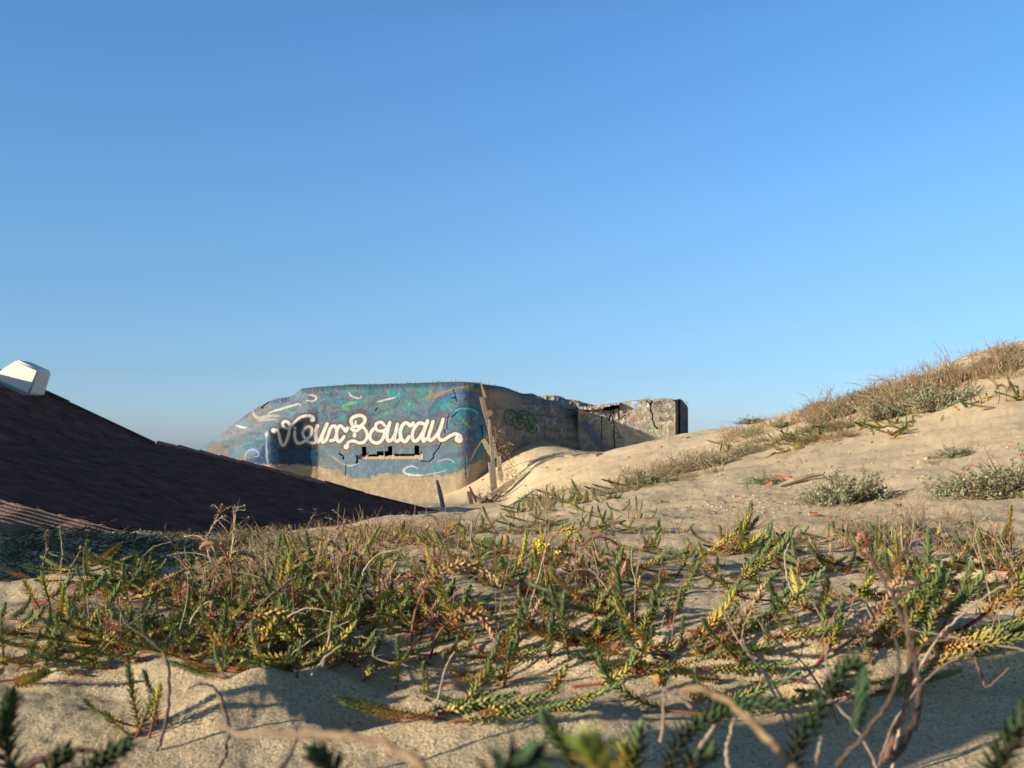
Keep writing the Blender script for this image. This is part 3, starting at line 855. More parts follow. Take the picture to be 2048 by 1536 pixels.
# ------------------------------------------------------------------ house
house = empty('house', (-8, 16, -1.5))
tag(house, 'low house sunk in the dune hollow, only its dark tiled roof showing on the left', 'house')
KX, KY, KZ = -7.2, 22.0, .17
S_LO, S_UP = .245, .452
def roof_z(x, y):
    t = x - KX
    z = np.where(t > 0, KZ - S_LO * t, KZ - S_UP * t)
    z = np.where(x < -10.5, KZ + S_UP * 3.3 + .3 * (x + 10.5), z)
    # soften the kink
    return z - .03 * np.exp(-(t / .35) ** 2)
def build_roof():
    x = np.concatenate([np.linspace(-13, KX, 260)[:-1], np.linspace(KX, -1.45, 440)])
    y = np.linspace(10.15, 22.0, 500)
    X, Y = np.meshgrid(x, y)
    Z = roof_z(X, Y)
    # tile courses run along y; each course steps down the fall, cross joints along it
    course = ((X + 13) / .2) % 1.0
    Z = Z - .022 * course
    Z = Z + .006 * fbm(X * 6, Y * 6, 3, 5) + .012 * fbm(X * .8, Y * .8, 2, 6)
    P = np.stack([X, Y, Z], -1)
    n = fbm(X * 2.5, Y * 1.5, 4, 70)
    tint = hash2(np.floor((X + 13) / .2), np.floor(Y / .12), 5)
    col = np.ones(X.shape + (3,)) * np.array((.125, .056, .042)) * (1 + .3 * n + 0.55 * (tint - .5))[..., None]
    rf = grid_mesh('roof', P, M_ROOF, col, house, smooth=False, flip=True)
    # near strip of ribbed sheets whose ridges face the light
    x = np.linspace(-13, -2.6, 260); y = np.linspace(8.0, 10.13, 330)
    X, Y = np.meshgrid(x, y)
    Zs = roof_z(X, Y) - .02 - .12 * (10.13 - Y) + .028 * np.sin(2 * math.pi * Y / .118)
    Zs = Zs - .012 * (((X + 13) / .6) % 1.0)
    col = np.ones(X.shape + (3,)) * np.array((.22, .145, .11)) * (1 + .3 * fbm(X * 5, Y * 5, 3, 71))[..., None]
    grid_mesh('ribbed_roof_strip', np.stack([X, Y, Zs], -1), M_ROOF, col, house, flip=True)
    # far verge: overlapping rounded tiles along the gable edge
    def verge(x0, x1, r, colr, lift, step=.42):
        i = 0; xx = x0
        while xx < x1 - .05:
            a = Vector((xx, KY + .06, float(roof_z(xx, KY)) + lift))
            xe = min(xx + step + .05, x1)
            b = Vector((xe, KY + .06, float(roof_z(xe, KY)) + lift - .015))
            mb = MB(); k = 1 + random.uniform(-.2, .2)
            mb.tube([a, a + (b - a) * .03, b - (b - a) * .03, b], [r * .97, r * 1.08, r * .92, r * .9], 10, tuple(c * k for c in colr), squash=.8)
            mb.build('verge_tile', M_ROOF, house)
            xx += step; i += 1
    verge(KX + .08, KX + 3.9, .085, (.40, .17, .12), -.005)  # tile red raised to paint in the light the edge catches
    for x0, x1, h in ((-10.5, -8.9, .03), (-8.86, KX + .04, .012), (KX + 3.9, -1.45, 0)):
        mb = MB()
        a = Vector((x0, KY + .03, float(roof_z(x0, KY)))); b = Vector((x1, KY + .03, float(roof_z(x1, KY))))
        mb.box((a + b) / 2 + Vector((0, 0, -.03)), (b - a) / 2, (0, .06, 0), (0, 0, .05 + h), (.13, .065, .05))
        mb.build('verge_board', M_WOOD, house, False)
    mb = MB()
    a = Vector((KX + 3.5, KY - .02, float(roof_z(KX + 3.5, KY)) + .03)); b = a + Vector((.75, 0, -.19))
    mb.tube([a, b], .02, 6, (.12, .08, .06))
    mb.build('loose_lath', M_WOOD, house, False)
    # walls beneath, mostly buried
    mb = MB()
    mb.box((-7.4, 21.8, -2.4), (5.4, 0, 0), (0, .12, 0), (0, 0, 1.2), (.5, .46, .4))
    mb.box((-2.0, 16.0, -2.4), (.12, 0, 0), (0, 5.6, 0), (0, 0, .9), (.5, .46, .4))
    mb.build('wall', M_STONE, house, False)
build_roof()

def chimney():
    # leaning boxy white cowl, its long axis along the fall of the roof
    ux = Vector((1, 0, -.452)).normalized(); uy = Vector((0, 1, 0)); uz = ux.cross(uy).normalized()
    if uz.z < 0: uz = -uz
    yn = 20.55
    # front face corners in the photo: left-top (18,720), right-top (68,745), right-bottom (56,791)
    c0 = Vector(at(57, 790, yn))
    import bmesh
    bm = bmesh.new(); bmesh.ops.create_cube(bm, size=1)
    for v in bm.verts:
        top = v.co.z > 0
        lx = ((-.05 if v.co.x > 0 else -.53) if top else (0 if v.co.x > 0 else -.80)); ly = v.co.y * (0.84 if top else 1.0)
        v.co = Vector((lx, ly * .58 + .29, v.co.z * .50 + .25))
    bmesh.ops.bevel(bm, geom=[e for e in bm.edges], offset=.035, segments=4, affect='EDGES')
    me = bpy.data.meshes.new('chimney')
    for v in bm.verts:
        p = v.co
        v.co = ux * p.x + Vector((.10, .99, .0)) * p.y + uz * p.z
    bm.to_mesh(me); bm.free()
    a = me.color_attributes.new('Col', 'FLOAT_COLOR', 'POINT')
    a.data.foreach_set('color', np.tile(np.array((.74, .69, .60, 1), np.float32), len(me.vertices)))
    me.polygons.foreach_set('use_smooth', [p_.area < .02 for p_ in me.polygons])
    me.materials.append(M_PLASTIC)
    o = bpy.data.objects.new('chimney', me); C.objects.link(o)
    o.location = c0; o.parent = house; o.matrix_parent_inverse = Matrix.Translation(house.location).inverted()
    o['label'] = 'boxy white chimney cowl with rounded edges at the top of the roof'
    mb = MB()
    for k, (x0, x1, y0, y1, h) in enumerate([(-1.6, -.06, -.16, .55, .02), (-1.4, -.2, -.34, .0, .05), (-1.3, -.35, -.44, .0, .085)]):
        cc = c0 + ux * ((x0 + x1) / 2) + Vector((0, (y0 + y1) / 2, 0)) - uz * (.02 + .02 * k) + Vector((.02, 0, 0))
        mb.box(cc, ux * (x1 - x0) / 2, Vector((0, (y1 - y0) / 2, -.03 * k)), uz * .012, ((.20, .25, .27), (.15, .12, .10), (.22, .28, .30))[k])
    f = mb.build('flashing', M_PLASTIC, None, False)
    f.parent = o; f.matrix_parent_inverse = Matrix.Translation(Vector(c0)).inverted()
chimney()

# ------------------------------------------------------------------ timbers by the bunker
def board(mb, pts, wd, th, col, side=None, jag=0.06):
    """a plank following pts with width wd (list) in the picture plane"""
    pts = [Vector(p) for p in pts]; n = len(pts)
    if not hasattr(wd, '__len__'): wd = [wd] * n
    dense = []; wds = []
    for i in range(n - 1):
        for k in range(7):
            t = k / 7; dense.append(pts[i].lerp(pts[i+1], t)); wds.append(wd[i]*(1-t) + wd[i+1]*t)
    dense.append(pts[-1]); wds.append(wd[-1])
    vs = []; cs = []
    sd_ = Vector(side) if side else Vector((1, .25, 0)).normalized()
    for i, p in enumerate(dense):
        a = dense[min(i+1, len(dense)-1)] - dense[max(i-1, 0)]; a.normalize()
        s = (sd_ - a * sd_.dot(a)).normalized(); nn = a.cross(s).normalized()
        wl = wds[i] * .5 * (1 + random.uniform(-jag, jag)); wr = wds[i] * .5 * (1 + random.uniform(-jag, jag))
        vs += [p - s*wl - nn*th/2, p + s*wr - nn*th/2, p + s*wr + nn*th/2, p - s*wl + nn*th/2]
        k = 1 + random.uniform(-.12, .12); cs += [tuple(c*k for c in col)] * 4
    fs = []
    for i in range(len(dense)-1):
        for k in range(4): fs.append((i*4+k, i*4+(k+1)%4, i*4+4+(k+1)%4, i*4+4+k))
    fs += [(3, 2, 1, 0), tuple(len(vs)-4+k for k in range(4))]
    mb.add(vs, fs, cs)

def Z3(x, y): return 930 + x / 5.485, 755 + y / 5.485
def timber(name, label, cat, pl, mat=None, group=None, smooth=False):
    """pl: list of (zoom points, D, width, thickness, colour)"""
    p0 = at(*Z3(*pl[0][0][-1]), pl[0][1])
    mb = MB()
    for pts, D, wd, th, col in pl:
        board(mb, [at(*Z3(*p), D) for p in pts], wd, th, col)
    place(mb, p0)
    o = mb.build(name, mat or M_WOOD, None, smooth); o.location = Vector(p0)
    tag(o, label, cat, group); return o
GW = (.21, .17, .12)
timber('wooden_plank', 'tallest weathered plank leaning on the bunker corner, tapering to a sharp point', 'plank',
       [([(165,30),(205,160),(240,290),(265,375)], 33.6, [.01,.07,.10,.05], .05, (.25,.205,.145))])
timber('wooden_plank', 'broad split grey plank with a knotted head leaning on the bunker corner', 'plank',
       [([(175,215),(215,345),(255,500),(285,700)], 33.5, [.09,.15,.10,.05], .05, GW), ([(250,365),(270,395),(280,420)], 33.45, [.15,.20,.08], .07, GW)])
timber('wooden_post', 'tall grey post standing in the sand at the bunker corner', 'post',
       [([(268,460),(285,700),(310,940),(335,1240)], 33.4, [.05,.09,.10,.09], .09, (.22,.18,.13))])
timber('wooden_post', 'lower post beside the tall grey post, its foot in a dark pit', 'post',
       [([(280,930),(298,1150),(310,1350)], 33.2, [.12,.13,.14], .1, (.24,.20,.15))])
timber('wooden_plank', 'short pale plank slanting down to the left of the posts', 'plank',
       [([(200,680),(245,760),(290,850)], 33.5, [.12,.14,.12], .04, (.36,.31,.22))])
timber('wooden_plank', 'upright pale board behind the posts, standing in the sand slope', 'plank',
       [([(300,650),(320,760),(345,880)], 34.0, [.07,.1,.1], .04, (.33,.28,.2)), ([(370,860),(380,1000),(392,1130)], 34.0, [.13,.14,.13], .04, (.36,.30,.21))])
timber('wooden_stake', 'thin splintered dark stake behind the leaning planks', 'stake',
       [([(322,530),(348,640),(345,760),(352,900)], 34.1, [.01,.05,.06,.05], .04, (.16,.12,.09))])
timber('wooden_stake', 'stubby double stake half buried at the left foot of the timbers', 'stake',
       [([(40,1250),(60,1330),(70,1390)], 31.8, [.12,.13,.12], .08, (.13,.10,.075)), ([(50,1195),(85,1280),(125,1370)], 31.6, [.04,.06,.05], .05, (.09,.055,.04))])
def pole(name, label, cat, px, D, r, col, mat=None, n=6):
    pts = [at(u, v, d) for (u, v), d in zip(px, D if hasattr(D, '__len__') else [D] * len(px))]
    mb = MB(); mb.tube(pts, r, n, col, jit=.12); place(mb, pts[-1]); o = mb.build(name, mat or M_WOOD); o.location = Vector(pts[-1]); tag(o, label, cat); return o
pole('rusty_rod', 'bent rusty rod leaning against the painted bunker corner', 'rod', [Z3(62, 918), Z3(120, 800), Z3(190, 690), Z3(215, 672)], [34.6, 34.2, 33.8, 33.6], .022, (.17, .085, .045))
pole('wooden_stake', 'thin grey stake standing in the shade below the bunker front', 'stake', [(874, 960), (880, 985), (886, 1012), (889, 1030)], 27.0, [.03, .05, .055, .055], (.22, .2, .18))
timber('driftwood_slab', 'cracked driftwood slab propped on the sand behind the posts', 'driftwood',
       [([(550,1110),(450,1190),(330,1275)], 33.0, [.05,.22,.20], .05, (.34,.28,.20)), ([(545,1135),(440,1215),(335,1290)], 33.05, [.03,.12,.15], .1, (.15,.11,.08))])
timber('driftwood_slab', 'small pale board lying across the dark pit at the foot of the posts', 'driftwood',
       [([(160,1350),(230,1300),(300,1270)], 32.2, [.07,.08,.1], .05, (.30,.27,.21)), ([(240,1260),(290,1330)], 32.0, [.06,.06], .05, (.30,.27,.21))])
def thicket(name, label, cat, c, rx, rz, n, D, col, r=.008, ln=.35):
    mb = MB(); cc = Vector(at(*c, D))
    for i in range(n):
        p = cc + Vector((random.gauss(0, rx * .5), random.gauss(0, .15), random.gauss(0, rz * .5)))
        d = Vector((random.gauss(0, 1), random.gauss(0, .6), random.gauss(0, 1))).normalized() * ln * random.uniform(.4, 1)
        q = p + d * .5 + Vector((random.gauss(0, .04), 0, random.gauss(0, .04)))
        k = random.uniform(.6, 1.3); mb.tube([p, q, p + d], [r, r * .8, r * .4], 3, tuple(x * k for x in col))
    place(mb, cc); o = mb.build(name, M_STEM); o.location = cc; tag(o, label, cat); return o
thicket('dry_brushwood', 'tangle of dry twigs caught behind the upper posts', 'brushwood', Z3(335, 680), .3, .5, 70, 34.1, (.22, .14, .09))
thicket('dry_brushwood', 'tangle of reddish twigs at the foot of the pale board', 'brushwood', Z3(440, 1050), .35, .5, 80, 33.8, (.24, .15, .09))
thicket('grass_root_ball', 'shaggy brown clod of roots hanging beside the posts', 'root clod', Z3(430, 800), .32, .25, 260, 34.2, (.26, .19, .12), .012, .14)
thicket('dry_brushwood', 'dark twigs filling the pit at the foot of the posts', 'brushwood', Z3(230, 1340), .5, .22, 90, 32.4, (.09, .065, .05), .014, .3)

# debris: bricks, stones, planks
def chunk(name, label, cat, u, v, w, h, col, mat, rot=0, group=None, flat=.5, lift=.3):
    p = hit(u, v)
    if p is None: return None
    k = p[1] / F; W = w * k; Hh = h * k
    import bmesh
    bm = bmesh.new(); bmesh.ops.create_cube(bm, size=1)
    bmesh.ops.subdivide_edges(bm, edges=bm.edges[:], cuts=2, use_grid_fill=True)
    for vv in bm.verts:
        q = vv.co; q.x *= W; q.y *= max(W * .55, Hh); q.z *= max(Hh, .006)
        j = .13 * min(W, max(Hh, W * .3)); vv.co = q + Vector((random.uniform(-j, j), random.uniform(-j, j), random.uniform(-j, j)))
    me = bpy.data.meshes.new(name); bm.to_mesh(me); bm.free()
    a = me.color_attributes.new('Col', 'FLOAT_COLOR', 'POINT'); a.data.foreach_set('color', np.tile(np.array((*col, 1), np.float32), len(me.vertices)))
    me.materials.append(mat)
    o = bpy.data.objects.new(name, me); C.objects.link(o)
    o.location = Vector(p) + Vector((0, 0, Hh * lift)); o.rotation_euler = (random.uniform(-.15, .15), rot, random.uniform(-.6, .6))
    tag(o, label, cat, group); return o
RB = (.36, .135, .08)
for (u, v, w_, h_, rot, lab) in [
    (1197, 911, 15, 5, -.2, 'long red brick fragment on the sand crest under the bunker side wall'),
    (1118, 940, 9, 4, 0, 'small red brick piece halfway along the pole shadow'),
    (1094, 936, 6, 3, 0, 'tiny red brick chip on the slope left of the pole shadow'),
    (1052, 972, 6, 3, 0, 'tiny red brick chip at the lower end of the pole shadow'),
    (1319, 896, 10, 4, -.3, 'red brick piece on the dune crest before the rear bunker wall'),
    (1376, 877, 8, 4, -.3, 'red brick piece on the crest at the right end of the bunker'),
    (1566, 958, 34, 7, .05, 'large wedge of red tile beside the grey driftwood plank'),
    (1535, 971, 22, 5, -.5, 'narrow red tile splinter lying left of the driftwood plank'),
    (1481, 1057, 26, 6, -.2, 'red tile shard standing out of the sand above the green spurge'),
    (1943, 934, 6, 7, 0, 'small red stone left of the right hand grey bush'),
    (2040, 912, 8, 6, 0, 'red stone at the right edge of the picture'),
    (2020, 886, 9, 4, .2, 'red brick chip high on the slope near the right edge'),
    (1551, 992, 7, 4, 0, 'small brown red stone below the driftwood plank'),
    (1628, 1032, 16, 7, -.4, 'dark red pointed stone on the sand under the middle bush'),
    (960, 950, 7, 3, 0, 'red chip on the sand against the bunker foot'),
    (1258, 915, 6, 3, 0, 'red chip on the crest right of the long brick fragment')]:
    chunk('brick_fragment', lab, 'brick', u, v, w_, h_, RB if 'stone' not in lab else (.30, .12, .08), M_BRICK, rot)
for (u, v, w_, h_, lab) in [
    (1317, 1004, 16, 4, 'flat brown stone lying on bare sand in the middle of the slope'),
    (1838, 872, 11, 5, 'pale stone on the bare slope below the ridge bushes'),
    (1843, 926, 14, 6, 'left one of two pale limestone lumps by the small grey plant'),
    (1855, 918, 10, 7, 'right one of two pale limestone lumps by the small grey plant'),
    (1790, 985, 8, 5, 'pinkish stone right of the middle bush'),
    (1471, 994, 9, 4, 'pale stone on sand below the tile splinter'),
    (1380, 1022, 12, 6, 'brown clod on sand left of the pebble strewn patch'),
    (1437, 1042, 9, 6, 'dark clod among pebbles above the green spurge'),
    (1140, 913, 20, 2, 'thin pale lath lying on the sunlit sand mound')]:
    chunk('stone' if 'lath' not in lab else 'wooden_lath', lab, 'stone' if 'lath' not in lab else 'lath', u, v, w_, h_, (.42, .31, .20) if 'dark' not in lab and 'brown' not in lab else (.19, .13, .085), M_STONE)
def driftwood():
    a = Vector(hit(1560, 975)); b = Vector(hit(1648, 958)); 
    mb = MB(); u_ = b - a; r = .028
    pts = [a + Vector((0, 0, .015)), a.lerp(b, .3) + Vector((0, 0, .03)), a.lerp(b, .65) + Vector((0, 0, .04)), b + Vector((0, 0, .035))]
    mb.tube(pts, [r * .9, r * 1.3, r * 1.2, r * .6], 8, (.33, .27, .20), squash=.5, jit=.18); place(mb, a)
    o = mb.build('driftwood_plank', M_WOOD, None, False); o.location = a
    tag(o, 'split grey driftwood plank lying on the slope beside red tile pieces', 'driftwood')
driftwood()

# ------------------------------------------------------------------ plants
GREEN_TIP = (.118, .160, .070); GREEN = (.115, .143, .042); YEL = (.36, .27, .06); ORG = (.33, .16, .05); RED = (.20, .04, .03); DEAD = (.29, .165, .085); LIME = (.21, .225, .055)
def lerp3(a, b, t): return tuple(x + (y - x) * t for x, y in zip(a, b))
def grad(stops, t):
    for (p0, c0), (p1, c1) in zip(stops[:-1], stops[1:]):
        if t <= p1: return lerp3(c0, c1, (t - p0) / (p1 - p0 + 1e-9))
    return stops[-1][1]
PAL = {'green': [(0, YEL), (.14, LIME), (.4, GREEN), (.7, (.092, .124, .042)), (1, GREEN_TIP)],
       'mixed': [(0, ORG), (.3, YEL), (.55, LIME), (.75, GREEN), (1, GREEN_TIP)],
       'yellow': [(0, ORG), (.3, YEL), (.75, (.34, .28, .055)), (1, LIME)],
       'dark': [(0, (.06, .05, .022)), (.4, (.022, .034, .015)), (1, (.034, .056, .027))],  # near shoots: their shade is painted into the leaf green
       'dead': [(0, (.25, .11, .06)), (.4, DEAD), (1, (.36, .235, .13))]}
STEMC = {'green': [(0, RED), (.3, (.22, .09, .04)), (1, (.2, .25, .06))], 'mixed': [(0, RED), (.5, (.27, .09, .04)), (1, (.25, .25, .06))],
         'yellow': [(0, RED), (.6, (.27, .09, .04)), (1, (.35, .25, .06))], 'dead': [(0, (.16, .07, .05)), (1, (.28, .14, .07))]}
def spine(shape, L, rnd):
    pts = []; n = 15
    p = Vector((0, 0, 0)); 
    if shape == 'up': a0, a1 = rnd.uniform(.0, .35), rnd.uniform(-.3, .25)
    elif shape == 'lean': a0, a1 = rnd.uniform(.8, 1.2), rnd.uniform(.1, .6)
    elif shape == 'flat': a0, a1 = rnd.uniform(1.35, 1.6), rnd.uniform(1.2, 1.5)
    elif shape == 'sweep': a0, a1 = rnd.uniform(1.4, 1.6), rnd.uniform(-.1, .5)
    else: a0, a1 = rnd.uniform(-.2, .3), rnd.uniform(2.4, 3.0)      # arch
    yb = rnd.uniform(-.35, .35)
    for i in range(n + 1):
        t = i / n; pts.append(p.copy())
        if shape == 'sweep': a = a0 + (a1 - a0) * t ** 2.2
        elif shape == 'arch': a = a0 + (a1 - a0) * (t ** 1.6)
        else: a = a0 + (a1 - a0) * t
        p = p + Vector((math.sin(a), yb * math.sin(t * 3) * .5, math.cos(a))) * (L / n)
    return pts
def make_shoot(pal, shape, L, bare, dens, rnd, lod=1.0):
    mb = MB(); pts = spine(shape, L, rnd); n = len(pts) - 1
    sc = STEMC[pal]
    mb.tube(pts, [.0017 * (1 - .5 * i / n) + .0005 for i in range(n + 1)], 5, lambda t: grad(sc, t))
    N_ = int(L * (1 - bare) / .00105 * dens * lod)
    for k in range(N_):
        t = bare + (1 - bare) * (k / N_) ** .92
        f = t * n; i = min(int(f), n - 1); p = pts[i].lerp(pts[i+1], f - i); ax = (pts[i+1] - pts[i]).normalized()
        s = (t - bare) / (1 - bare)
        ph = k * 2.399 + rnd.uniform(-.25, .25)
        a = ax.cross(Vector((.2, 1, .1))).normalized(); b = ax.cross(a)
        rad = a * math.cos(ph) + b * math.sin(ph)
        op = R(52) if pal != 'dead' else R(75)
        ang = op * (1 - s) ** .7 + R(14) if s < .93 else R(16)
        ang += rnd.uniform(-.15, .15)
        d = ax * math.cos(ang) + rad * math.sin(ang)
        ll = (.0135 if s < .85 else .0135 - .005 * (s - .85) / .15) * rnd.uniform(.8, 1.15) / (lod ** .3)
        if s < .12: ll *= .8
        col = grad(PAL[pal], min(1, max(0, s + rnd.uniform(-.10, .10))))
        kk = rnd.uniform(.8, 1.2); col = tuple(c * kk for c in col)
        if pal != 'dead' and s < .5 and rnd.random() < .12: col = lerp3(col, ORG, .6)
        mb.leaf(p + rad * .001, d, ax, ll, .0046 * (1.15 if pal == 'dead' else 1) / (lod ** .5), col)
    return mb
SH = {}
rs = random.Random(11)
def shoot_meshes(key, pal, shape, lens, bare, dens=1.0, lod=1.0):
    SH[key] = [make_shoot(pal, shape, L, bare * rs.uniform(.7, 1.3), dens, rs, lod).mesh('shoot', M_PLANT) for L in lens]
shoot_meshes('up', 'green', 'up', (.045, .055, .07, .085, .10), .2)
shoot_meshes('up_mixed', 'mixed', 'up', (.06, .08, .10), .3)
shoot_meshes('lean', 'green', 'lean', (.07, .095, .12, .14), .25)
shoot_meshes('lean_mixed', 'mixed', 'lean', (.09, .12, .15), .3)
shoot_meshes('flat', 'mixed', 'flat', (.10, .14, .18), .12)
shoot_meshes('flat_green', 'green', 'flat', (.10, .14, .17), .1)
shoot_meshes('sweep', 'green', 'sweep', (.10, .13, .16), .35)
shoot_meshes('sweep_mixed', 'mixed', 'sweep', (.11, .15), .35)
shoot_meshes('yellow', 'yellow', 'lean', (.08, .11, .14), .25)
shoot_meshes('yellow_up', 'yellow', 'up', (.06, .08), .3)
shoot_meshes('dead', 'dead', 'lean', (.09, .13), .2, .7)
shoot_meshes('dead_arch', 'dead', 'arch', (.13, .18, .22), .3, .8)
shoot_meshes('arch', 'yellow', 'arch', (.13, .17), .35)

def set_shoot(key, parent, az, tilt=0.0, sc=1.0, off=(0, 0, 0), rnd=random):
    o = bpy.data.objects.new('stem', rnd.choice(SH[key])); C.objects.link(o)
    o.parent = parent; o.location = Vector(off)
    o.rotation_euler = Euler((rnd.uniform(-.15, .15), tilt, az), 'XYZ'); o.scale = (sc, sc, sc)
    return o
MIX = {'green': [('up', 1.5), ('lean', 3), ('sweep', 4), ('up_mixed', .5), ('flat_green', 6), ('flat', 2)],
       'mixed': [('up', .7), ('up_mixed', .6), ('lean', 1.5), ('lean_mixed', 2.5), ('flat', 5), ('flat_green', 4), ('sweep', 3), ('sweep_mixed', 3), ('yellow', 1.5), ('dead', 2.5), ('dead_arch', .7)],
       'autumn': [('yellow', 2), ('yellow_up', 1), ('lean_mixed', 2), ('flat', 3), ('dead', 4), ('up_mixed', 1), ('arch', .5)],
       'flat': [('flat', 4), ('flat_green', 4), ('sweep', 3), ('sweep_mixed', 3), ('up', 2)],
       'dead': [('dead', 4), ('dead_arch', 2), ('yellow', 1)]}
def spurge(p, kind, label, n=6, sc=1.0, group=None, spread=.04, seed=None, keys=None, azs=None):
    rnd = random.Random(seed if seed is not None else int(p[0] * 1e5 + p[1] * 7e4) & 0xffffff)
    root = empty('sea_spurge', (p[0], p[1], p[2] - .004)); tag(root, label, 'spurge plant', group)
    ks, ws = zip(*MIX[kind])
    for i in range(n):
        key = keys[i % len(keys)] if keys else rnd.choices(ks, ws)[0]
        az = azs[i % len(azs)] + rnd.uniform(-.15, .15) if azs else rnd.uniform(0, 2 * math.pi)
        ox, oy = rnd.gauss(0, spread), rnd.gauss(0, spread * .8)
        dz = gz(p[0] + ox, p[1] + oy) - p[2]
        set_shoot(key, root, az, rnd.uniform(-.2, .45) if key[:4] not in ('flat', 'swee') else rnd.uniform(-.12, .02), sc * rnd.uniform(.75, 1.15), (ox, oy, dz + (.008 if key[:4] in ('flat', 'swee') else 0)), rnd)
    return root

